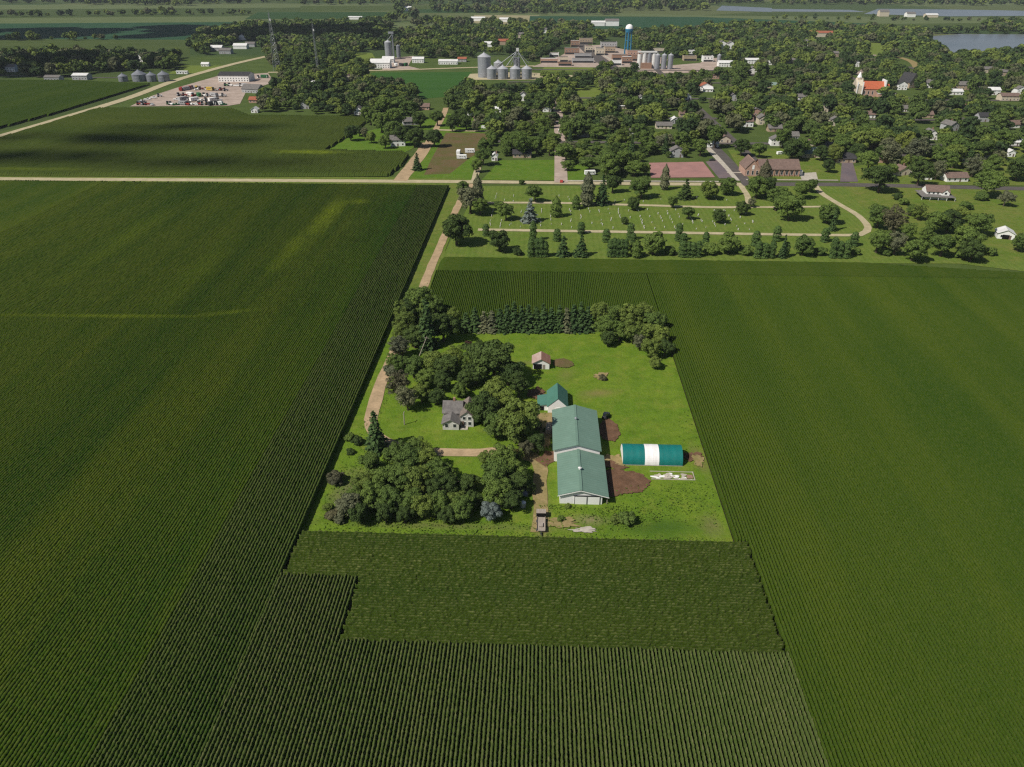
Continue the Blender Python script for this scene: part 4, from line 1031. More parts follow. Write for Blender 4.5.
# --- grain bins
def grain_bin(px, py, wpx, hpx, label, group, roofk=.22, name='grain_bin', mat='galv'):
    x, y = G(px, py)[:2]; _, _, ppm = PX(x, y)
    r = wpx / ppm / 2; h = hpx / ppm
    b = tag(empty(name, (x, y + r, 0)), label, 'grain bin', group)
    MB().lathe([(r, 0), (r, h * .2), (r * 1.008, h * .21), (r, h * .22), (r, h * .6), (r * 1.008, h * .61), (r, h * .62), (r, h)], 28).build('bin_wall', M[mat], b, smooth=False)
    ro = MB().lathe([(r * 1.03, h), (r * .12, h + r * roofk * 2.4), (r * .12, h + r * roofk * 2.4 + .8), (.01, h + r * roofk * 2.4 + 1.0)], 28).build('bin_roof', M['roof_steel' if mat == 'galv' else mat], b)
    MB().box(-.6, .6, -r - .12, -r + .25, .3, 2.3).build('hatch', M['galv_dark'], b)
    MB().rod((r * .35, -r * .96, 0), (r * .35, -r * .96, h), .12).rod((r * .35 + .5, -r * .96, 0), (r * .35 + .5, -r * .96, h), .12).build('ladder', M['galv_dark'], b)
    keep(px, py, wpx / 2, hpx, 3)
    return b
GB = 'grain bins at the elevator between the town trees'
grain_bin(484, 78, 13, 19, 'tallest wide silver grain bin, standing apart before the row of four', GB)
for px, w, lb in ((491.5, 10, 'low silver grain bin, first beside the tall bin'), (502.5, 11, 'low silver grain bin, second after the tall bin'), (515, 11, 'low silver grain bin, directly in front of the pointed leg tower'), (526.5, 10.5, 'low silver grain bin at the far end of the row from the tall bin')):
    grain_bin(px, 79.5, w, 9.5, lb, GB)
grain_bin(498, 73, 9, 9, 'low silver grain bin half hidden behind the row of four', GB)
for px, w, h, lb in ((121.5, 9, 5, 'low dark grain bin at the far grove, first from the trees'), (137, 14, 6.5, 'wide grey grain bin, largest of the far grove bins'), (150, 9.5, 6, 'grey grain bin between the wide one and the end one at the far grove'), (162, 11, 6.5, 'grey grain bin nearest the slanting road at the far grove')):
    grain_bin(px, 82, w, h, lb, 'grain bins at the far grove', mat='galv_dark')
EL = 'bins of the grey elevator'
grain_bin(388.5, 60, 7, 16, 'tall grey grain bin of the elevator standing over the red yard', EL)
grain_bin(398.5, 58, 4, 11, 'slim grey bin right beside the tall elevator bin', EL, mat='galv_dark')
SL = 'downtown silos'
for px, lb in ((657, 'tall grey silo next to the white head house'), (663.5, 'tall grey silo in the middle of the downtown three'), (670, 'tall grey silo at the outer end of the downtown three')):
    grain_bin(px, 69.5, 5.4, 13, lb, SL, name='silo')
grain_bin(719, 63, 4, 7, 'small white bin beside white sheds behind the silos', SL, name='silo')
# leg tower over the bins
x, y = G(517, 77)[:2]; y += 14
b = tag(empty('leg_tower', (x, y, 0)), 'pointed steel leg tower with slanting pipes above the grain bins', 'tower')
mb = MB()
for sx in (-2, 2):
    for sy in (-2, 2): mb.rod((sx, sy, 0), (sx * .8, sy * .8, 28), .28)
for z in range(2, 25, 5):
    for a, c in (((-2, -2), (2, -2)), ((2, -2), (2, 2)), ((2, 2), (-2, 2)), ((-2, 2), (-2, -2))): mb.rod((a[0], a[1], z), (c[0] * .95, c[1] * .95, z + 5), .14)
mb.build('frame', M['galv'], b)
MB().box(-1.6, 1.6, -1.4, 1.4, 27.5, 31).build('head_house', M['white_roof'], b)
for tx, ty, tz in ((-24, -8, 12), (-13, -9, 12), (12, -9, 12), (-8, 4, 12), (14, 2, 14)): MB().rod((0, 0, 28), (tx, ty, tz), .34).build('spout', M['galv'], b)
MB().box(-5, 3.2, 2.5, 7, 0, 20).build('drier', M['galv_dark'], b)
keep(517, 60, 6, 14)
# elevator leg by the tall grey bin
x, y = G(392, 60)[:2]; y += 16
b = tag(empty('elevator_leg', (x, y, 0)), 'slim elevator leg with a head box above the tall grey bin', 'tower')
MB().box(-1, 1, -1, 1, 0, 33).build('shaft', M['galv_dark'], b); MB().box(-5.5, 2, -1.6, 1.6, 33.01, 35.6).build('head_house', M['galv'], b)
MB().rod((0, 0, 32.5), (-5, -6, 26), .4).build('spout', M['galv'], b)
# white head house of the downtown silos
x, y = G(646.5, 68.5)[:2]
b = tag(empty('silo_house', (x, y, 0)), 'white framed silo block with roof deck beside the downtown silos', 'building')
for k, (wx, h) in enumerate(((-9.5, 17), (-3.2, 19), (3.1, 19), (9.4, 18))): MB().cyl(wx, 4, 0, h, 3.0, 3.0, 18).build('silo_shaft', M['white_roof' if k != 2 else 'galv'], b)
MB().box(-12.5, 12.5, 1, 7, 19.05, 20.5).build('roof_deck', M['white_roof'], b)
MB().box(-8, 6, -4, .9, 0, 7).build('loading_shed', M['brick'], b)
keep(646, 62, 10, 9, 7)

# --- water tower
x, y = G(627.5, 54)[:2]
b = tag(empty('water_tower', (x, y, 0)), 'blue-legged water tower with white domed tank above downtown', 'water tower')
for k in range(6):
    a = math.pi / 3 * k + .3
    MB().rod((5.4 * math.cos(a), 5.4 * math.sin(a), 0), (4.6 * math.cos(a), 4.6 * math.sin(a), 30), .75, .65, 8).build('leg', M['tower_blue'], b)
MB().cyl(0, 0, 0, 30, 1.5, 1.5, 12).build('riser', M['tower_blue'], b)
mb = MB()
for z in (9, 19):
    for k in range(6):
        a, c = math.pi / 3 * k + .3, math.pi / 3 * (k + 1) + .3
        mb.rod((5.2 * math.cos(a), 5.2 * math.sin(a), z), (5.2 * math.cos(c), 5.2 * math.sin(c), z), .22)
mb.build('bracing', M['tower_blue'], b)
MB().lathe([(.5, 27.5), (3.6, 28.6), (5.4, 30.2), (5.7, 32.5), (5.7, 35.0)], 24).build('tank', M['tower_blue'], b, smooth=True)
MB().lathe([(5.72, 35.0), (5.6, 37.0), (4.4, 39.4), (2.3, 40.8), (.01, 41.3)], 24).build('dome', M['white'], b, smooth=True)
MB().lathe([(6.3, 33.0), (6.3, 33.2), (5.71, 33.2)], 24).build('balcony', M['tower_blue'], b)
keep(627.5, 45, 5, 18, 7)

# --- lattice masts
def mast(px, py, hpx, w, label):
    x, y = G(px, py)[:2]; ppm = PX(x, y)[2]; h = hpx / ppm
    b = tag(empty('lattice_mast', (x, y, 0)), label, 'mast')
    mb = MB(); n = 12
    for k in range(3):
        a, c = 2.1 * k, 2.1 * (k + 1)
        mb.rod((w * math.cos(a), w * math.sin(a), 0), (.6 * math.cos(a), .6 * math.sin(a), h), .24, .15)
        for i in range(n):
            z0, z1 = h * i / n, h * (i + 1) / n; r0, r1 = w + (.6 - w) * i / n, w + (.6 - w) * (i + 1) / n
            mb.rod((r0 * math.cos(a), r0 * math.sin(a), z0), (r1 * math.cos(c), r1 * math.sin(c), z1), .09)
            mb.rod((r1 * math.cos(a), r1 * math.sin(a), z1), (r1 * math.cos(c), r1 * math.sin(c), z1), .08)
    mb.build('lattice', M['galv'], b)
    MB().rod((0, 0, h), (0, 0, h + 4), .2, .1).build('antenna', M['galv'], b)
    MB().cyl(1.2, 0, h * .86, h * .9, .9, .9, 12).build('dish', M['white_roof'], b)
mast(277, 71, 52, 5.5, 'wide-footed lattice radio mast rising from the trees')
mast(318, 72, 43, 1.6, 'slim lattice radio mast rising behind the grove')

# --- downtown blocks
def block(px, py, w, d, h, wall, rot=0):
    x, y = G(px, py)[:2]; ppm = PX(x, y)[2]
    b = empty('shop_building', (x, y, 0), RAD(rot))
    MB().box(-w / 2, w / 2, 0, d, 0, h).build('wall', M[wall], b)
    roofm = random.choice(['grey_roof', 'white_roof', 'brown_roof', 'dark_roof'])
    MB().box(-w / 2 + .3, w / 2 - .3, .3, d - .3, h + .004, h + .12).build('roof', M[roofm], b)
    MB().box(-w / 2 - .1, w / 2 + .1, -.12, .2, h + .004, h + .8).box(-w / 2 - .1, -w / 2 + .22, .21, d, h + .004, h + .6).box(w / 2 - .22, w / 2 + .1, .21, d, h + .004, h + .6).build('parapet', M[wall], b)
    MB().box(-w / 2 + .6, w / 2 - .6, -.08, -.004, .4, 2.8).build('shop_window', M['glass'], b)
    n = max(2, int(w / 4))
    if h > 6:
        for k in range(n): window_on(b, -w / 2 + (k + .5) * w / n, 0, 4.2, 1.3, 1.7)
    keep(px, py, w * ppm / 2, h * ppm, 2)
    reg(b, f"{'tall' if h > 7.5 else 'low'} {wall_word(wall)} flat-roofed shop block with {roof_word(roofm)} roof", px, py, 'building', 'shop buildings downtown')
for t in [(554, 57, 14, 12, 5, 'white'), (549, 63, 24, 14, 5, 'pinkbrick'), (564, 62, 12, 14, 6, 'cream'), (572, 54.5, 22, 20, 8, 'brick'), (583, 58, 24, 16, 5, 'greywall'), (583, 63, 30, 14, 5, 'greywall'), (589, 52, 12, 20, 8, 'cream'), (586, 44, 22, 20, 8, 'tan'),
          (575, 47, 14, 14, 9, 'brick'), (600, 55.5, 13, 26, 9, 'cream'), (610, 53, 16, 20, 8, 'tan'), (609, 48, 26, 20, 8, 'greywall'), (620, 60, 22, 14, 6, 'brick'), (617, 65.5, 12, 10, 6, 'white'), (627, 63.5, 14, 14, 8, 'brick'), (634, 57, 20, 18, 8, 'pinkbrick'), (637, 61, 14, 12, 7, 'brick'),
          (690, 61, 18, 14, 6, 'tan'), (708, 62, 14, 14, 7, 'white'), (690, 56, 14, 14, 7, 'white'), (658, 53, 18, 14, 6, 'cream'), (565, 66, 18, 10, 4, 'brick')]:
    block(*t)

# --- machinery yard
YM = 'machines standing in the machinery yard'
cols = ['white', 'white', 'metal_dark', 'greywall', 'green_paint', 'white', 'red_paint', 'greywall', 'yellow_paint', 'white']
cname = {'white': 'white', 'red_paint': 'red', 'metal_dark': 'black', 'yellow_paint': 'yellow', 'green_paint': 'green', 'greywall': 'grey'}
k = 0
for row, (xa, ya, xb, yb, n) in enumerate([(140, 105, 152, 105.5, 4), (168, 105, 223, 105.2, 15), (176, 100.5, 220, 101.5, 8), (180, 96, 224, 97, 10), (182, 91, 196, 88, 5), (198, 90, 226, 91, 8), (226, 86, 246, 87, 5), (141, 102, 160, 97, 4), (252, 79, 265, 78, 3), (396, 66, 406, 66, 3)]):
    for i in range(n):
        f = i / max(1, n - 1)
        px, py = xa + (xb - xa) * f + rs.uniform(-.8, .8), ya + (yb - ya) * f + rs.uniform(-.3, .3)
        c_ = cols[rs.randint(len(cols))]; kd = ['farm_machine', 'box_trailer', 'parked_pickup'][rs.randint(3)]
        o = vehicle(px, py, kd, c_, rs.uniform(-40, 40) + (90 if rs.rand() < .3 else 0), None, YM, 'machine')
        o.scale = (1.25, 1.25, 1.25)
        reg(o, f"{cname[c_]} {kd.replace('_', ' ').replace('parked ', '')} in the yard", px, py, {'farm_machine': 'tractor', 'box_trailer': 'trailer', 'parked_pickup': 'pickup'}[kd], YM)
keep(190, 96, 55, 12, 9)

# --- gravestones in their rows
GS = 'gravestones in the cemetery rows'
gs_mesh = MB().box(-.55, .55, -.16, .16, 0, .18).prism([(-.42, .181), (.42, .181), (.42, .75), (.25, .95), (-.25, .95), (-.42, .75)], -.11, .11, 'y').build('gravestone', M['stone'])
first = True
gx, gy = 0, 0
for x_ in np.arange(-26, 118, 5.4):
    for seg, (ya, yb) in enumerate(((373, 409), (420, 438))):
        for y_ in np.arange(ya, yb, 2.6):
            if rs.rand() > (.40 if seg == 0 else .2): continue
            o = gs_mesh if first else gs_mesh.copy()
            if not first: C.objects.link(o)
            first = False
            o.location = (x_ + rs.uniform(-.4, .4), y_ + rs.uniform(-.3, .3), .02); o.rotation_euler = (0, 0, RAD(90 + rs.uniform(-8, 8)))
            s = rs.uniform(.7, 1.15); o.scale = (s, s, s)
            tag(o, 'small pale gravestone in a row on the mown cemetery lawn', 'gravestone', GS)

# ------------------------------------------------------------------ trees
def quads_at(P, N, size, rng):
    """leaf faces: centres P, facing N, edge length size"""
    n = len(P)
    a = rng.normal(0, 1, (n, 3)); u = np.cross(N, a); u /= np.linalg.norm(u, axis=1, keepdims=True) + 1e-9
    v = np.cross(N, u)
    s = (size * rng.uniform(.6, 1.35, n))[:, None] / 2
    k = rng.uniform(.55, 1.0, n)[:, None]
    V = np.stack([P - u * s - v * s * k, P + u * s - v * s * k, P + u * s * .8 + v * s * k, P - u * s * .8 + v * s * k], 1)
    return V.reshape(-1, 3)

def unit(rng, n):
    d = rng.normal(0, 1, (n, 3)); return d / np.linalg.norm(d, axis=1, keepdims=True)

def broad_crown(rng, nclump, nper, leaf, H=2.1, flat=1.0, low=.16, rr_=(.24, .42)):
    """clumps of leaves through an uneven crown; radius 1, height H"""
    cz, rz = H * (1 + low) / 2, H * (1 - low) / 2
    Vs = []
    ga = math.pi * (3 - math.sqrt(5))
    lean = rng.uniform(-.12, .12, 2)
    for i in range(nclump):
        zz = 1 - 2 * (i + .5) / nclump
        rr = math.sqrt(max(0, 1 - zz * zz)); th = ga * i + rng.uniform(-.5, .5)
        k = rng.uniform(.42, .84)
        c = np.array([rr * math.cos(th) * k + lean[0] * (zz + 1), rr * math.sin(th) * k + lean[1] * (zz + 1), cz + zz * rz * k * flat])
        r = rng.uniform(*rr_)
        m = int(nper * (r / .33) ** 2)
        d = unit(rng, m); d[:, 2] = np.where(d[:, 2] < -.35, -d[:, 2], d[:, 2])
        P = c + d * (r * rng.uniform(.7, 1.12, m)[:, None]) * np.array([1, 1, .85])
        N = d + rng.normal(0, .36, (m, 3)); N /= np.linalg.norm(N, axis=1, keepdims=True)
        Vs.append(quads_at(P, N, leaf, rng))
    m = int(nclump * nper * .12)                 # sparse inner leaves
    d = unit(rng, m); P = np.array([0, 0, cz]) + d * rng.uniform(0, .55, m)[:, None] * np.array([1, 1, rz])
    Vs.append(quads_at(P, unit(rng, m), leaf * 1.3, rng))
    return np.concatenate(Vs)

def spruce_crown(rng, whorls=15, H=3.4, leaf=.20, taper=1.0, per=9):
    Vs = []
    for i in range(whorls):
        f = i / (whorls - 1); z = H * (.06 + .93 * f); R = (1 - f) ** taper * .98 + .05
        nb = max(5, int(per * (1 - f * .5)))
        for b in range(nb):
            th = 2 * math.pi * (b + .5 * (i % 2)) / nb + rng.uniform(-.25, .25); L = R * rng.uniform(.72, 1.12)
            m = max(3, int(L / leaf * 3.4)); t = rng.uniform(.15, 1, m)
            rad = np.array([math.cos(th), math.sin(th), 0]); side = np.array([-rad[1], rad[0], 0])
            P = rad * (t * L)[:, None] + side * (rng.normal(0, .13 + .12 * L, m) * (1.15 - t))[:, None] + np.array([0, 0, z]) - np.array([0, 0, 1]) * (t * L * .28 + rng.uniform(-.06, .06, m))[:, None]
            N = rad * .55 + np.array([0, 0, 1]) + rng.normal(0, .4, (m, 3)); N /= np.linalg.norm(N, axis=1, keepdims=True)
            Vs.append(quads_at(P, N, leaf, rng))
    return np.concatenate(Vs)

def column_crown(rng, n, H, leaf, p=.5):
    z = rng.uniform(.03, 1, n); R = np.minimum(1, 2.2 * (1 - z) ** p) * np.minimum(1, (z + .05) * 7) * (1 + .18 * np.sin(z * 23 + rng.uniform(0, 6)))
    th = rng.uniform(0, 6.283, n); k = rng.uniform(.72, 1.12, n)
    P = np.stack([R * k * np.cos(th), R * k * np.sin(th), z * H], 1)
    N = np.stack([np.cos(th), np.sin(th), .55 + 0 * th], 1) + rng.normal(0, .4, (n, 3)); N /= np.linalg.norm(N, axis=1, keepdims=True)
    return quads_at(P, N, leaf, rng)

def trunk_mb(rng, H, r, limbs=5, top=.8, mi=0):
    mb = MB(); x, y = rng.uniform(-.06, .06, 2)
    mb.rod((0, 0, 0), (x * .5, y * .5, H * .34), r, r * .72, 7, mi); mb.rod((x * .5, y * .5, H * .33), (x, y, H * top), r * .72, r * .2, 6, mi)
    for i in range(limbs):
        a = 6.283 * i / limbs + rng.uniform(-.4, .4); z = H * rng.uniform(.26, .5); l = rng.uniform(.5, .75)
        mb.rod((x * .6, y * .6, z), (l * math.cos(a), l * math.sin(a), z + H * rng.uniform(.14, .3)), r * .45, r * .12, 5, mi)
    return mb

def q_mesh(name, V, extra=None, mats=()):
    V = np.asarray(V, np.float32); n = len(V) // 4
    Q = np.arange(n * 4, dtype=np.int32).reshape(-1, 4)
    if extra is None: return mesh_np(name, V, Q, mats)
    quads = [f for f in extra.f if len(f) == 4]
    EV = np.array(extra.v, np.float32); EQ = np.array(quads, np.int32) + len(V)
    return mesh_np(name, np.concatenate([V, EV]), np.concatenate([Q, EQ]), mats, np.concatenate([np.zeros(n, np.int32), np.ones(len(EQ), np.int32)]))

PROTO = {}
def protos(kind):
    if kind in PROTO: return PROTO[kind]
    rng = np.random.RandomState(sum(map(ord, kind)))
    out = []
    for v in range({'broad': 7, 'ragged': 3, 'spruce': 4, 'column': 3, 'shrub': 3, 'poplar': 2, 'round': 3}[kind]):
        if kind == 'broad': V, H, tr = broad_crown(rng, rng.randint(30, 44), 330, .075, 2.1, 1.0, .14, (.15, .36)), 2.1, trunk_mb(rng, 2.1, .085)
        elif kind == 'ragged': V, H, tr = broad_crown(rng, rng.randint(34, 46), 190, .07, 2.3, 1.15, .08, (.14, .30)), 2.3, trunk_mb(rng, 2.3, .07, 8, .95)
        elif kind == 'round': V, H, tr = broad_crown(rng, 38, 330, .08, 2.0, 1.0, .06, (.18, .36)), 2.0, trunk_mb(rng, 2.0, .075)
        elif kind == 'spruce': V, H, tr = spruce_crown(rng), 3.4, MB().rod((0, 0, 0), (0, 0, 3.2), .09, .02, 7)
        elif kind == 'column': V, H, tr = column_crown(rng, 1500, 5.0, .24), 5.0, MB().rod((0, 0, 0), (0, 0, 4), .16, .05, 6)
        elif kind == 'poplar': V, H, tr = column_crown(rng, 2200, 4.2, .2, .8), 4.2, trunk_mb(rng, 4.2, .09, 4)
        else: V, H, tr = broad_crown(rng, 22, 300, .11, 1.25, 1.0, .0, (.16, .38)), 1.25, trunk_mb(rng, 1.25, .05, 6, .7)
        out.append((q_mesh(kind + '_crown', V, None, [LEAF['mid']]), mesh_np(kind + '_trunk', tr.v, [f for f in tr.f if len(f) == 4], [M['bark']]), H))
    PROTO[kind] = out
    return out

NAMES = {'broad': ('deciduous_tree', 'tree'), 'ragged': ('deciduous_tree', 'tree'), 'round': ('deciduous_tree', 'tree'), 'spruce': ('spruce_tree', 'spruce'), 'column': ('arborvitae', 'arborvitae'),
         'poplar': ('poplar_tree', 'poplar'), 'shrub': ('shrub', 'shrub')}
TONE = {'dark': 'dark green', 'mid': 'green', 'light': 'light green', 'grey': 'grey-green', 'brown': 'brownish', 'red': 'reddish', 'blue': 'blue-grey', 'spruce': 'dark', 'cedar': 'bright green', 'yellow': 'yellow-green'}
SHAPE = {'broad': 'spreading tree', 'ragged': 'thin-crowned tree', 'round': 'round-crowned tree', 'spruce': 'spruce', 'column': 'columnar evergreen', 'poplar': 'narrow upright tree', 'shrub': 'low shrub'}
n_tree = [0]
TREES = []
def plant(x, y, R, H, kind, tone, group, label=None):
    cm, tm, h0 = random.choice(protos(kind))
    nm, cat = NAMES[kind]
    b = empty(nm, (x, y, 0), random.uniform(0, 6.28))
    b.scale = (R, R, H / h0)
    for part, me in (('trunk', tm), ('crown', cm)):
        o = link(part, me, b)
        if part == 'crown':
            o.material_slots[0].link = 'OBJECT'; o.material_slots[0].material = LEAF[tone]
    px, py, ppm = PX(x, y, H * .5)
    if label: tag(b, label, cat, group)
    else:
        size = 'tall ' if H > 12.5 else 'small ' if H < 6 and kind not in ('shrub', 'column') else ''
        reg(b, f'{size}{TONE[tone]} {SHAPE[kind]}', px, py, cat, group)
    TREES.append((x, y, R))
    return b

def T(cx, cy, r, kind='broad', tone='mid', k=None, group='trees round the farmyard', label=None, hmax=17):
    """a tree whose crown is centred on pixel (cx, cy) with radius r pixels"""
    k = k or {'broad': 2.0, 'ragged': 2.2, 'round': 2.0, 'shrub': 1.2}[kind]
    z = 5.0
    for _ in range(4):
        x, y = G(cx, cy, z)[:2]; R = r / PX(x, y, z)[2]; H = min(R * k, hmax); z = H * .55
    return plant(x, y, R * 1.04, H, kind, tone, group, label)
def B(px, py, top, r, kind, tone, group, label=None):
    """an upright tree standing on pixel (px, py) whose tip reaches the row top"""
    x, y = G(px, py)[:2]; H = 5.0
    ppm = PX(x, y)[2]
    for _ in range(12):
        H *= max(.3, min(3, (py - top) / max(.5, py - PX(x, y, H)[1])))
    return plant(x, y, r / ppm, H, kind, tone, group, label)

FARM = 'trees round the farmyard'
for t in [ # north-west grove along the lane
    (419, 302, 15, 'broad', 'mid'), (409, 310, 12, 'broad', 'dark'), (432, 306, 12, 'ragged', 'mid'), (404, 322, 11, 'ragged', 'light'), (443, 326, 14, 'broad', 'dark'), (452, 318, 9, 'ragged', 'light'), (414, 336, 11, 'broad', 'dark'), (428, 322, 11, 'broad', 'dark'),
    (402, 346, 9, 'ragged', 'grey'), (400, 362, 9, 'broad', 'mid'), (413, 366, 11, 'broad', 'mid'), (432, 362, 12, 'broad', 'light'), (447, 365, 12, 'broad', 'dark'), (424, 378, 10, 'broad', 'mid'), (398, 384, 12, 'ragged', 'brown'), (407, 398, 11, 'ragged', 'grey'), (421, 392, 9, 'broad', 'light'),
    (455, 357, 10, 'ragged', 'light'), (440, 381, 10, 'broad', 'dark'), (464, 378, 9, 'broad', 'dark'), (460, 390, 7, 'broad', 'mid'), (468, 366, 9, 'ragged', 'mid'), (391, 370, 7, 'shrub', 'grey'), (404, 311, 11, 'ragged', 'light'), (401, 331, 9, 'ragged', 'light'), (397, 347, 9, 'ragged', 'grey'), (393, 361, 8, 'ragged', 'mid'), (414, 446, 10, 'broad', 'mid'), (402, 451, 10, 'broad', 'mid'), (437, 396, 8, 'broad', 'dark'),
    # the big trees between house and barns
    (494, 358, 20, 'broad', 'dark'), (480, 354, 14, 'broad', 'dark'), (508, 372, 13, 'broad', 'dark'), (519, 385, 11, 'ragged', 'dark'), (476, 372, 12, 'broad', 'dark'), (493, 392, 14, 'broad', 'light'), (485, 409, 14, 'round', 'dark'), (501, 402, 12, 'broad', 'light'), (515, 421, 20, 'round', 'light'), (497, 425, 12, 'broad', 'mid'),
    (538, 443, 10, 'broad', 'dark'), (526, 448, 8, 'ragged', 'brown'), (503, 458, 13, 'broad', 'mid'), (494, 474, 16, 'broad', 'mid'), (511, 470, 13, 'broad', 'mid'), (519, 483, 12, 'broad', 'dark'), (500, 493, 14, 'broad', 'mid'), (512, 498, 11, 'broad', 'dark'), (483, 458, 7, 'broad', 'light'), (518, 456, 7, 'ragged', 'light'), (530, 487, 6, 'ragged', 'dark'),
    # the grove south of the drive
    (396, 455, 12, 'broad', 'mid'), (412, 458, 13, 'broad', 'mid'), (427, 461, 12, 'broad', 'light'), (373, 462, 11, 'broad', 'mid'), (381, 478, 13, 'broad', 'mid'), (400, 475, 14, 'broad', 'mid'), (416, 480, 14, 'broad', 'light'), (434, 472, 13, 'broad', 'mid'), (447, 474, 9, 'broad', 'mid'), (431, 468, 6, 'ragged', 'brown'),
    (451, 482, 11, 'broad', 'dark'), (438, 487, 11, 'broad', 'dark'), (468, 483, 10, 'broad', 'dark'), (361, 482, 11, 'broad', 'light'), (371, 497, 13, 'broad', 'mid'), (391, 499, 13, 'broad', 'mid'), (409, 500, 12, 'broad', 'mid'), (424, 505, 12, 'ragged', 'light'), (440, 504, 12, 'broad', 'mid'), (456, 500, 11, 'broad', 'light'), (462, 507, 12, 'broad', 'mid'), (474, 498, 9, 'broad', 'dark'),
    (346, 505, 13, 'broad', 'grey'), (359, 512, 11, 'broad', 'dark'), (385, 513, 10, 'broad', 'dark'), (404, 514, 9, 'broad', 'dark'), (448, 514, 9, 'broad', 'dark'), (420, 490, 8, 'broad', 'yellow'), (352, 497, 9, 'broad', 'mid'), (425, 450, 8, 'ragged', 'light'),
    (336, 478, 9, 'shrub', 'brown'), (331, 514, 7, 'shrub', 'brown'), (327, 506, 5, 'shrub', 'light'), (357, 440, 6, 'shrub', 'dark'), (348, 437, 5, 'shrub', 'mid'), (350, 452, 4, 'shrub', 'dark'), (340, 519, 6, 'shrub', 'grey'), (467, 345, 5, 'shrub', 'red'), (476, 347, 5, 'shrub', 'mid'), (603, 377, 4, 'shrub', 'brown'),  # the smallest dark shrub is added in place of a ground shadow
    (626, 518, 9, 'shrub', 'mid'), (616, 519, 6, 'shrub', 'light'), (567, 506, 3, 'shrub', 'light'), (561, 519, 4, 'shrub', 'mid'), (546, 430, 3, 'shrub', 'mid'), (533, 413, 4, 'shrub', 'light'), (537, 425, 5, 'shrub', 'grey'), (522, 437, 6, 'shrub', 'dark')]:
    T(t[0], t[1], t[2] * 1.13, *t[3:], hmax=15)
for t in [ # north-east cluster
    (600, 312, 11, 'broad', 'light'), (604, 326, 13, 'broad', 'mid'), (617, 314, 11, 'broad', 'mid'), (632, 314, 13, 'broad', 'light'), (647, 314, 12, 'broad', 'light'), (656, 322, 12, 'broad', 'mid'), (620, 330, 11, 'broad', 'mid'), (634, 330, 12, 'ragged', 'light'), (648, 332, 12, 'broad', 'light'), (661, 337, 11, 'broad', 'light'),
    (640, 342, 8, 'ragged', 'grey'), (653, 348, 11, 'broad', 'light'), (665, 348, 9, 'broad', 'dark'), (656, 362, 7, 'round', 'light'), (608, 338, 8, 'broad', 'dark')]:
    T(*t, group='trees in the cluster at the corner of the lot')
T(491.5, 508, 10, 'round', 'blue', 2.0, FARM, 'blue-grey rounded spruce at the edge of the corn, end of the grove') if False else T(491, 510, 11, 'round', 'blue', 1.9, FARM, 'blue-grey dense spruce at the corn edge, at the near end of the grove')
B(377, 449, 412, 14, 'spruce', 'spruce', FARM, 'dark pointed spruce standing at the bend of the gravel lane')
B(428, 348, 300, 14, 'spruce', 'spruce', FARM, 'dark tall spruce in the lane grove beside the leaning bare pole')
WB = 'conifers of the windbreak behind the farmyard'
for i, (px, top) in enumerate([(466, 314), (475, 309), (484, 313), (492, 312), (500, 310), (507, 306), (514, 303), (521, 307), (528, 306), (536, 308), (543, 305), (551, 309), (559, 306), (566, 309), (573, 306), (580, 303), (587, 308)]):
    B(px, 330.5, top - 1, 10.5 + rs.uniform(-.7, 1.2), 'spruce', 'grey' if px in (484, 492, 566) else 'spruce', WB)

for px in (471, 480, 488, 496, 504, 511, 518, 525, 532, 540, 547, 555, 563, 570, 577, 584): T(px + rs.uniform(-1, 1), 326.5, 3.6, 'shrub', 'dark' if px % 3 else 'mid', group='undergrowth shrubs along the windbreak')
CEM = 'trees of the cemetery'
for t in [(470, 200, 12, 'broad', 'grey'), (456, 229, 14, 'broad', 'dark'), (480, 206, 8, 'broad', 'mid'), (463, 188, 6, 'broad', 'mid'), (506, 211, 8, 'broad', 'mid'), (498, 206, 4, 'broad', 'mid'), (535, 193, 8, 'broad', 'mid'), (501, 241, 9.5, 'round', 'dark'), (518, 252, 5, 'shrub', 'dark'), (522, 183, 3, 'shrub', 'dark'),
          (613, 184, 8, 'broad', 'dark'), (642, 187, 10, 'broad', 'mid'), (654, 243, 10.5, 'round', 'mid'), (671, 251, 6, 'shrub', 'mid'), (634, 204, 6, 'round', 'dark'), (673, 202, 5.5, 'broad', 'mid'), (689, 213, 6, 'broad', 'mid'), (720, 216, 6.5, 'round', 'dark'), (625, 221, 3.6, 'round', 'dark'), (710, 190, 8, 'round', 'light'), (727, 186, 8, 'round', 'mid'),
          (743, 208, 6.5, 'round', 'dark'), (752, 203, 4, 'ragged', 'grey'), (758, 187, 10, 'broad', 'mid'), (768, 186, 8, 'broad', 'dark'), (778, 198, 11, 'broad', 'mid'), (791, 207, 12, 'broad', 'mid'), (802, 190, 8, 'broad', 'mid'), (811, 186, 6, 'broad', 'dark'), (730, 243, 9.5, 'round', 'mid'), (745, 251, 6.5, 'shrub', 'mid'), (710, 250, 7.5, 'shrub', 'mid'), (820, 251, 6, 'shrub', 'mid'), (855, 251, 5.5, 'shrub', 'mid'),
          (804, 245, 9.5, 'round', 'mid'), (829, 213, 9.5, 'round', 'mid'), (636, 249, 6.5, 'round', 'cedar' if False else 'mid'), (760, 251, 4, 'shrub', 'mid')]:
    T(t[0], t[1] - 1, t[2] * 1.16, *t[3:], group=CEM)
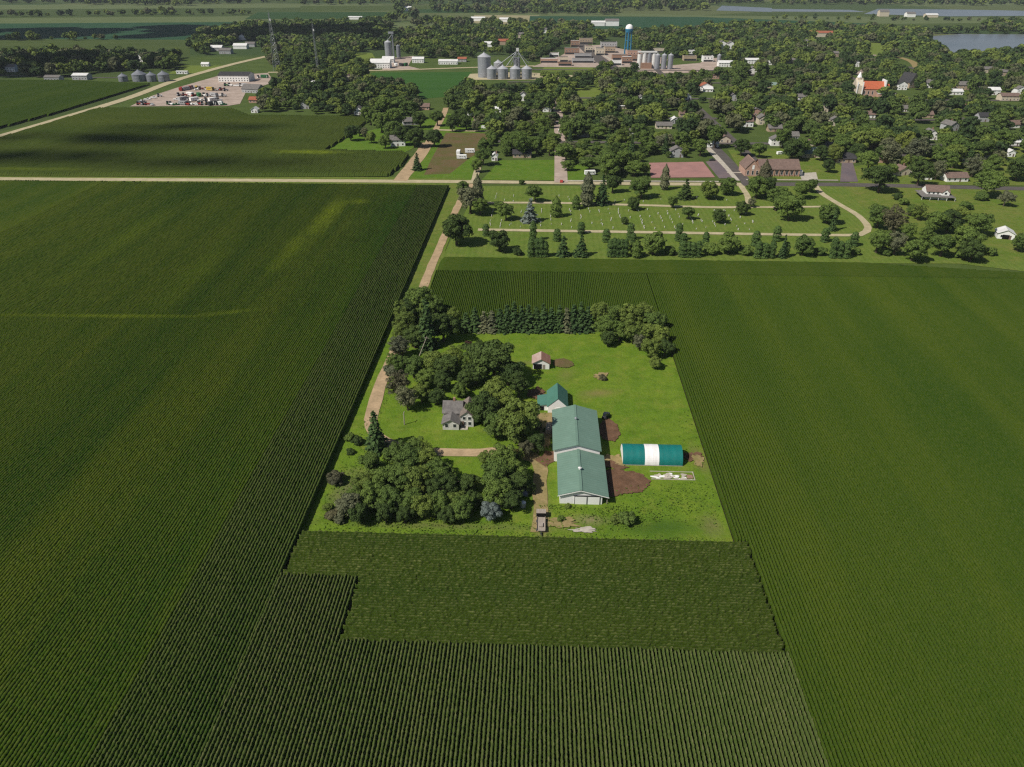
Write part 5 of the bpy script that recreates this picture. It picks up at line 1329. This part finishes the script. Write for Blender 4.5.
for t in [(530, 222, 199, 11, 'spruce', 'blue'), (478, 206, 174, 5, 'poplar', 'grey'), (556, 217, 196, 5, 'poplar', 'mid'), (576, 209, 195, 4, 'poplar', 'mid'), (587, 206, 172, 6, 'poplar', 'grey'), (602, 205, 175, 9, 'spruce', 'spruce'), (664, 190, 164, 4, 'poplar', 'grey'), (685, 199, 179, 10, 'spruce', 'dark'), (762, 192, 160, 6, 'poplar', 'brown'),
          (563, 256, 236, 9, 'spruce', 'spruce'), (581, 256, 235, 9.5, 'spruce', 'spruce'), (782, 258, 235, 5.5, 'spruce', 'spruce'), (832, 231, 207, 5, 'spruce', 'spruce'), (417.5, 170.5, 153, 7, 'spruce', 'spruce'), (618, 250, 238, 4, 'spruce', 'cedar'), (636, 258, 239, 4, 'poplar', 'mid')]:
    B(*t, CEM)
AV = 'columnar evergreens of the cemetery'
for px, b_, tp, r in [(486, 236, 225, 2.4), (533, 241, 222, 2.6), (557, 241, 230, 2.8), (581, 234, 223, 2.6), (606, 242, 230, 2.8), (630, 240, 224, 2.6), (633, 243, 234, 2), (678, 241, 224, 2.6), (683, 244, 234, 2.6), (705, 246, 233, 2.4), (755, 246, 232, 3), (776, 241, 227, 2.8), (824, 242, 229, 2.8), (853, 246, 233, 2.8),
                      (531, 257, 240, 2.6), (537, 257, 239, 2.4), (541, 257, 238, 2.6), (545, 257, 242, 2.4), (610, 257, 240, 2.4), (613.5, 257, 239, 2.4), (617, 257, 240, 2.4), (621, 257, 240, 2.4), (625, 257, 240, 2.4), (682, 257, 242, 3), (687, 257, 243, 2.8), (692, 257, 243, 2.8), (697.5, 257, 242, 2.6), (757, 258, 242, 2.6), (764, 258, 244, 3), (771, 258, 242, 2.6), (832, 258, 238, 2.6), (838, 258, 242, 2.6), (845, 258, 241, 2.8), (785, 257, 243, 2.4)]:
    B(px, b_, tp - 1, r * 1.3, 'column', 'cedar', AV)
EST = 'trees at the edge of the pasture'
for t in [(882, 178, 15, 'broad', 'dark'), (880, 216, 11, 'broad', 'mid'), (895, 220, 12, 'ragged', 'brown'), (879, 241, 11, 'broad', 'mid'), (897, 243, 10, 'ragged', 'grey'), (915, 249, 11, 'broad', 'mid'), (909, 232, 8, 'ragged', 'mid'), (935, 222, 11, 'broad', 'mid'), (950, 221, 11, 'broad', 'dark'), (944, 245, 11, 'broad', 'mid'), (969, 239, 13, 'broad', 'mid'), (974, 250, 11, 'broad', 'dark'), (980, 224, 11, 'broad', 'mid'),
          (989, 183, 14, 'broad', 'mid'), (981, 197, 6, 'shrub', 'mid'), (1006, 199, 7, 'broad', 'grey'), (1021, 242, 9, 'broad', 'mid'), (912, 210, 6, 'broad', 'mid'), (898, 197, 5, 'shrub', 'dark'), (905, 202, 5, 'shrub', 'mid'), (960, 214, 8, 'broad', 'light'), (963, 255, 6, 'shrub', 'mid'), (991, 252, 6, 'shrub', 'mid'), (927, 237, 8, 'ragged', 'mid'), (920, 212, 7, 'ragged', 'light'), (968, 206, 6, 'shrub', 'mid'), (886, 252, 6, 'shrub', 'mid'),
          (800, 147, 9, 'broad', 'mid'), (822, 153, 7, 'broad', 'dark'), (836, 153, 8, 'round', 'yellow'), (829, 166, 6, 'broad', 'dark'), (793, 149, 10, 'round', 'dark'), (870, 161, 10, 'broad', 'mid'), (880, 138, 13, 'broad', 'light'), (893, 153, 11, 'ragged', 'grey'), (904, 142, 10, 'round', 'yellow'), (918, 150, 12, 'ragged', 'grey'), (921, 172, 12, 'broad', 'dark'), (946, 161, 11, 'broad', 'mid'), (960, 149, 11, 'broad', 'mid'), (975, 166, 9, 'ragged', 'grey'), (985, 149, 9, 'broad', 'dark'), (1020, 167, 12, 'round', 'dark'), (952, 143, 11, 'broad', 'mid'), (938, 170, 8, 'ragged', 'grey'), (866, 134, 11, 'broad', 'mid'), (845, 146, 9, 'broad', 'mid'), (858, 152, 8, 'broad', 'dark'), (893, 170, 6, 'broad', 'mid'), (1000, 140, 11, 'broad', 'mid'), (985, 170, 8, 'broad', 'mid'), (760, 150, 7, 'broad', 'mid'), (742, 147, 8, 'broad', 'dark'), (784, 138, 9, 'broad', 'mid'), (820, 139, 10, 'broad', 'mid'),
          (434, 138, 8, 'broad', 'dark'), (437, 118, 7, 'broad', 'dark')]:
    T(t[0], t[1] - 1, t[2] * 1.12, *t[3:], group=EST)
GAR = 'trees beside the garden plot and junction'
for t in [(483, 156, 8, 'broad', 'mid'), (476, 166, 6, 'broad', 'mid'), (414, 137, 9, 'broad', 'dark'), (402, 135, 9, 'broad', 'dark'), (392, 131, 9, 'broad', 'mid'), (381, 122, 9, 'broad', 'mid'), (395, 118, 10, 'broad', 'mid'), (371, 138, 5, 'round', 'light'), (350, 133, 7, 'broad', 'dark'), (359, 131, 5, 'broad', 'dark'), (385, 142, 6, 'broad', 'mid'), (364, 133, 4, 'ragged', 'grey'), (410, 110, 10, 'broad', 'mid'), (420, 120, 7, 'broad', 'dark'), (384, 106, 10, 'broad', 'mid'), (399, 105, 9, 'broad', 'mid'), (370, 116, 8, 'broad', 'mid'), (458, 118, 8, 'broad', 'dark'), (466, 122, 7, 'broad', 'dark'), (452, 124, 7, 'broad', 'dark'), (491, 118, 8, 'broad', 'mid'), (476, 126, 5, 'ragged', 'grey')]:
    T(t[0], t[1] - 1, t[2] * 1.12, *t[3:], group=GAR)

# --- the town's trees: the nearest ones one by one, the rest as the woodland they read as
WOODS = [ # (pixel polygon, spacing m, radius range)
    ([(484, 158), (478, 120), (440, 108), (452, 96), (478, 86), (520, 84), (560, 86), (590, 76), (640, 78), (700, 74), (730, 66), (800, 58), (900, 58), (1040, 70), (1040, 150), (1010, 168), (960, 176), (940, 182), (908, 168), (870, 168), (850, 150), (830, 160), (802, 138), (745, 136), (726, 148), (704, 158), (648, 160), (646, 176), (598, 181), (584, 178), (572, 160), (566, 178), (562, 112), (556, 112), (557, 158), (500, 158)], 9.8, (4.6, 7.6)),
    ([(250, 112), (262, 96), (300, 80), (350, 74), (420, 90), (420, 112), (390, 112), (350, 117), (300, 113)], 9.0, (4.5, 7)),
    ([(290, 86), (275, 74), (330, 73), (356, 72), (360, 84)], 10, (4, 6.5)),
    ([(440, 100), (446, 88), (480, 82), (482, 100)], 9, (4.5, 7)),
    ([(356, 74), (358, 66), (376, 66), (380, 73)], 9, (4.5, 6.5)),
    ([(395, 58), (395, 34), (470, 26), (540, 32), (600, 36), (606, 41), (570, 43), (556, 52), (548, 58), (534, 62), (520, 60), (500, 56), (480, 52), (470, 60), (430, 60), (408, 56)], 13, (5, 8)),
    ([(640, 52), (628, 47), (620, 38), (600, 36), (640, 32), (720, 32), (870, 34), (928, 40), (946, 58), (1040, 59), (1040, 72), (900, 62), (800, 62), (730, 66), (700, 60), (660, 58)], 12, (5, 8.5)),
    ([(975, 58), (992, 54.5), (1100, 53), (1100, 58), (1000, 62)], 13, (5, 8)), ([(868, 44), (868, 29), (926, 31), (928, 40)], 15, (6, 9)), ([(924, 34), (980, 32), (985, 24), (1100, 24), (1100, 34)], 17, (6, 10)),
    ([(200, 56), (190, 48), (200, 34), (256, 26), (350, 30), (360, 38), (360, 50), (330, 50), (262, 48), (256, 42), (226, 46), (208, 56)], 14, (6, 9)),
    ([(272, 68), (262, 48), (366, 46), (350, 66), (310, 69)], 11, (5, 8)), ([(260, 46), (262, 26), (390, 22), (395, 50), (366, 50)], 15, (6, 9)),
    ([(-40, 76), (-40, 57), (60, 56), (125, 54), (150, 60), (178, 58), (176, 70), (165, 73), (110, 72), (60, 78)], 12, (6, 9)),
    ([(515, 82), (518, 78.5), (575, 78), (580, 72), (604, 71), (606, 80), (570, 84)], 10, (4, 6.5)), ([(600, 78), (604, 68), (634, 69), (650, 72), (640, 80)], 10, (4, 6.5)),
    ([(552, 70), (560, 67), (606, 67.5), (600, 71)], 12, (3.5, 5.5)),
    # the far tree lines and woods
    ([(390, 22), (400, 8), (410, 7), (420, 21)], 26, (8, 12)), ([(410, 26), (418, 21), (600, 26), (600, 34), (470, 26)], 18, (6, 10)), ([(430, 12), (432, 9), (620, 12), (620, 15), (520, 14)], 24, (8, 12)), ([(700, 34), (706, 27), (780, 26), (870, 29), (868, 34)], 19, (6, 10)),
    ([(512, 10), (505, 4), (560, 1), (760, 1), (770, 4), (712, 4), (706, 11), (640, 11)], 34, (9, 14)), ([(770, 5), (780, 1), (1090, 3), (1090, 7), (960, 5.5), (880, 5)], 38, (9, 14)), ([(760, 19.5), (770, 18), (880, 19.4), (1090, 22), (1090, 23), (880, 20.6)], 24, (4, 6.5)),
    ([(0, 3.5), (0, 1.5), (180, 2), (180, 4)], 40, (10, 15)), ([(80, 5), (90, 1), (200, 1), (260, 3), (180, 6)], 36, (10, 16)), ([(-40, 17), (-40, 15.8), (250, 13.6), (250, 14.6)], 24, (7, 11)), ([(300, 5.2), (300, 4), (520, 3), (520, 4.2)], 34, (9, 14)), ([(-40, 41), (-40, 40), (120, 39), (120, 40.4)], 18, (5, 9)),
    ([(200, 3), (210, -1), (500, -3), (1080, -4), (1080, 0), (640, 1)], 60, (14, 22)), ([(-60, -2), (-60, -5), (400, -6), (400, -3)], 70, (14, 22)),
]
CLEAR = [[(846, 160), (858, 158), (862, 180), (840, 182)], [(577, 101), (575, 90), (600, 90), (604, 100)], [(868, 58), (866, 43), (882, 43), (884, 56)], [(893, 58), (896, 54), (916, 60), (920, 72), (908, 72)], [(985, 100), (990, 92), (1024, 98), (1024, 106)], [(1008, 158), (1024, 152), (1024, 168), (1006, 172)], [(538, 70), (545, 66), (600, 66), (600, 71)],
         [(362, 76), (374, 70), (478, 71), (468, 80), (445, 97), (420, 99), (414, 84)], [(500, 180), (500, 160), (555, 160), (557, 181)], [(905, 128), (925, 122), (945, 130), (915, 134)], [(724, 152), (735, 140), (802, 142), (812, 150), (840, 160), (840, 182), (745, 182)],
         [(468, 80), (472, 74), (530, 73), (530, 81)], [(382, 71), (386, 58), (414, 55), (412, 68)], [(634, 72), (640, 66), (725, 58), (720, 68), (690, 73)], [(700, 115), (716, 90), (722, 90), (710, 116)]]
def inside(px, py, P):
    c = False
    for i in range(len(P)):
        a, b = P[i], P[i - 1]
        if (a[1] > py) != (b[1] > py) and px < (b[0] - a[0]) * (py - a[1]) / (b[1] - a[1]) + a[0]: c = not c
    return c
cand = []
rr = random.Random(5)
GRID = {}
def free(x, y, d):
    g = (int(x // 20), int(y // 20)); n = int(d // 20) + 1
    for i in range(-n, n + 1):
        for j in range(-n, n + 1):
            for (u, v) in GRID.get((g[0] + i, g[1] + j), ()):
                if (u - x) ** 2 + (v - y) ** 2 < d * d: return False
    return True
for (x, y, R) in TREES: GRID.setdefault((int(x // 20), int(y // 20)), []).append((x, y))
for P, sp, (ra, rb) in WOODS:
    W = [G(*p)[:2] for p in P]
    xs, ys = [w[0] for w in W], [w[1] for w in W]
    area = (max(xs) - min(xs)) * (max(ys) - min(ys))
    # steps over the bounding box of the wood
    y = min(ys)
    while y < max(ys):
        x = min(xs)
        while x < max(xs):
            u, v = x + rr.uniform(-.5, .5) * sp, y + rr.uniform(-.5, .5) * sp
            x += sp
            px, py, ppm = PX(u, v)
            if not (-30 < px < 1054) or not inside(px, py, P): continue
            R = rr.uniform(ra, rb) if rr.random() > .3 else rr.uniform(ra * .5, ra)
            H = R * rr.uniform(1.5, 2.4)
            if H > 17 and R < 10: H = 17
            if v < 1150 and math.sin(u * .071 + 1.3 * math.sin(v * .043)) + math.sin(v * .083 + 1.7 * math.sin(u * .037)) > 1.25 and rr.random() < .8: continue
            qx, qy, pp = PX(u, v, H * .6)
            rp = R * pp
            if any(inside(qx, qy, c) or inside(px, py, c) for c in CLEAR): continue
            if any(k[0] * .8 + k[1] * .2 - rp * .55 < qx < k[0] * .2 + k[1] * .8 + rp * .55 and k[2] - rp * .45 < qy < k[3] + rp * .55 for k in KEEP): continue
            if 500 < v < 1080 and u > -40:
                if any((abs(u - s[0][0]) < 5.5 and s[0][0] == s[1][0] and s[0][0] > 40) or (s[0][1] == s[1][1] and abs(v - s[0][1]) < 5) for s in STREETS): continue
            if not free(u, v, sp * .72): continue
            GRID.setdefault((int(u // 20), int(v // 20)), []).append((u, v))
            cand.append((math.hypot(u, v), u, v, R, H))
        y += sp
cand.sort()
n_have = sum(1 for o, d, px, py in REG if o.get('category') == 'tree')
NEAR = max(0, 292 - n_have)
TW = 'trees of the town blocks'
for i, (d, u, v, R, H) in enumerate(cand[:NEAR]):
    z = rr.random()
    if z < .06: plant(u, v, R * .6, R * 2.3, 'spruce', 'spruce', TW)
    else: plant(u, v, R * 1.05, H, rr.choice(['broad', 'broad', 'round', 'ragged'] if z < .3 else ['broad', 'round', 'broad']), rr.choice(['dark', 'mid', 'mid', 'mid', 'light', 'grey', 'mid']), TW)
rest = cand[NEAR:]
rng = np.random.RandomState(77)
far_p = {0: [broad_crown(rng, 24, 60, .19, 2.0, 1.0, .08, (.18, .42)).reshape(-1, 4, 3) for _ in range(6)], 1: [broad_crown(rng, 12, 14, .42, 1.9, 1.0, .05).reshape(-1, 4, 3) for _ in range(5)]}
VV, MI = [], []
for d, u, v, R, H in rest:
    A_ = far_p[0 if d < 1300 else 1][rr.randrange(5)]
    a = rr.uniform(0, 6.283); ca, sa = math.cos(a), math.sin(a)
    X = A_[..., 0] * ca - A_[..., 1] * sa; Y = A_[..., 0] * sa + A_[..., 1] * ca
    VV.append(np.stack([X * R * 1.08 + u, Y * R * 1.08 + v, A_[..., 2] * H / 2.0], -1).reshape(-1, 3)); MI.append(np.full(len(A_), rr.choice([0, 0, 0, 1, 1, 2, 2, 3]), np.int32))
Vc = np.concatenate(VV)
wl = link('woodland', mesh_np('woodland', Vc, np.arange(len(Vc), dtype=np.int32).reshape(-1, 4), [LEAF['wood_far'], LEAF['wood_dark'], LEAF['wood_light'], LEAF['wood_grey']], np.concatenate(MI)))
tag(wl, 'green tree canopy spreading over the town and to the far lakes', kind='stuff')
print('TREES', n_have, NEAR, len(cand), 'houses', sum(1 for r in REG if r[3] == 'x'))

# weeds on the rough corner of the lot
VV = []
for cx, cy, rx, ry, n in [(626, 517, 9, 4, 900), (700, 505, 12, 9, 900), (590, 520, 14, 5, 700), (660, 500, 16, 6, 700), (420, 524, 34, 2.2, 1300), (345, 490, 5, 12, 500), (352, 470, 4, 26, 500), (520, 535, 50, .9, 900), (713, 470, 1.2, 50, 600), (405, 345, 1.0, 60, 500), (560, 508, 6, 1.0, 200), (545, 440, 2, 14, 250), (700, 440, 6, 16, 300)]:
    x, y = G(cx, cy)[:2]; a = rng.uniform(0, 6.283, n); r_ = np.sqrt(rng.uniform(0, 1, n))
    P = np.stack([x + rx * r_ * np.cos(a), y + ry * r_ * np.sin(a), rng.uniform(.05, .55, n)], 1)
    P = P[(P[:, 0] > -54) & (P[:, 0] < 47) & (P[:, 1] > 133.4)]
    P = P[:int(len(P) * .6)]
    VV.append(quads_at(P, unit(rng, len(P)) + np.array([0, 0, .8]), .3, rng))
tag(link('weeds', q_mesh('weeds', np.concatenate(VV), None, [LEAF['weed']])), 'rough weeds on the unmown edges of the farm lot', kind='stuff')

# ------------------------------------------------------------------ light, sky, clouds, air
EL_, SHADOW = RAD(48), RAD(31)          # sun height; shadows run to the right and a little away
az = YAW + SHADOW
to_sun = Vector((-math.cos(az) * math.cos(EL_), -math.sin(az) * math.cos(EL_), math.sin(EL_)))
sun = bpy.data.objects.new('sun', bpy.data.lights.new('sun', 'SUN')); C.objects.link(sun)
sun.rotation_euler = to_sun.to_track_quat('Z', 'Y').to_euler()
sun.data.energy = 4.2; sun.data.angle = RAD(.55); sun.data.color = (1, .95, .86)
sun.location = (0, 0, 500)
w = bpy.data.worlds.new('World'); S.world = w; w.use_nodes = True
nt = w.node_tree; bg = nt.nodes['Background']
sky = nt.nodes.new('ShaderNodeTexSky'); sky.sky_type = 'NISHITA'; sky.sun_disc = False
sky.sun_elevation = EL_; sky.sun_rotation = math.atan2(to_sun.x, to_sun.y)
nt.links.new(sky.outputs[0], bg.inputs[0]); bg.inputs[1].default_value = .05

def cloud(tx, ty, alt, size, seed):
    """an unseen cloud placed so that its shadow lies round the ground point (tx, ty)"""
    rng_ = np.random.RandomState(seed)
    c = Vector((tx, ty, 0)) + to_sun * (alt / to_sun.z)
    import bmesh
    bm = bmesh.new()
    for i in range(46 if size[0] > 4 * size[1] else 16):
        x_, y_ = rng_.uniform(-1, 1) * size[0], rng_.uniform(-1, 1) * size[1]
        r_ = size[1] * rng_.uniform(.35, .75) * (1.1 - .5 * abs(x_) / size[0])
        g = bmesh.ops.create_icosphere(bm, subdivisions=3, radius=r_)
        for vtx in g['verts']:
            n_ = vtx.co.normalized(); k_ = 1 + .16 * math.sin(n_.x * 7 + i) * math.sin(n_.y * 6 + 2 * i) + .1 * math.sin(n_.z * 13 + i)
            vtx.co = vtx.co * k_; vtx.co.z = max(vtx.co.z * .75, -r_ * .18); vtx.co += Vector((x_, y_, 0))
    me = bpy.data.meshes.new('cloud'); bm.to_mesh(me); bm.free()
    me.polygons.foreach_set('use_smooth', [True] * len(me.polygons))
    cm_ = bpy.data.materials.get('cloud_white')
    if not cm_:
        cm_, nt_, b_ = new_mat('cloud_white'); b_.inputs['Base Color'].default_value = (.9, .9, .9, 1); b_.inputs['Roughness'].default_value = 1
    me.materials.append(cm_)
    o = link('cloud', me, None, c)
    tag(o, 'white cloud out of view above the fields, set there for its shadow', kind='structure')
for (px, py), alt, sz, sd in [((310, 36), 900, (150, 110), 1), ((90, 31), 950, (260, 130), 2), ((40, 68), 900, (150, 60), 3), ((110, 141), 2300, (120, 15), 4), ((195, 129), 2300, (70, 10), 5), ((150, 164), 2400, (130, 11), 6), ((30, 158), 2400, (80, 14), 7)]:  # the long thin ones are added to throw the dark streaks
    g = G(px, py); cloud(g[0], g[1], alt, sz, sd)

hz = MB().box(-9050, 9050, -2550, 14050, -1, 135).build('haze', [])
tag(hz, 'thin summer haze over the fields', kind='stuff')
hm = bpy.data.materials.new('haze'); hm.use_nodes = True
for n in list(hm.node_tree.nodes):
    if n.type != 'OUTPUT_MATERIAL': hm.node_tree.nodes.remove(n)
pv = hm.node_tree.nodes.new('ShaderNodeVolumePrincipled')
pv.inputs['Color'].default_value = (.80, .88, 1, 1); pv.inputs['Density'].default_value = HAZE if 'HAZE' in globals() else .00004
hm.node_tree.links.new(pv.outputs[0], [n for n in hm.node_tree.nodes if n.type == 'OUTPUT_MATERIAL'][0].inputs['Volume'])
hz.data.materials.append(hm)

write_labels()
S.render.engine = 'CYCLES'
S.cycles.max_bounces = 6; S.cycles.diffuse_bounces = 3; S.cycles.volume_bounces = 0; S.cycles.transparent_max_bounces = 8
S.view_settings.view_transform = 'Standard'; S.view_settings.look = 'None'; S.view_settings.gamma = 1.0
S.view_settings.exposure = .2
S.cycles.use_denoising = False
S.cycles.sample_clamp_direct = 6.0; S.cycles.sample_clamp_indirect = 2.0
S.cycles.filter_width = 1.3
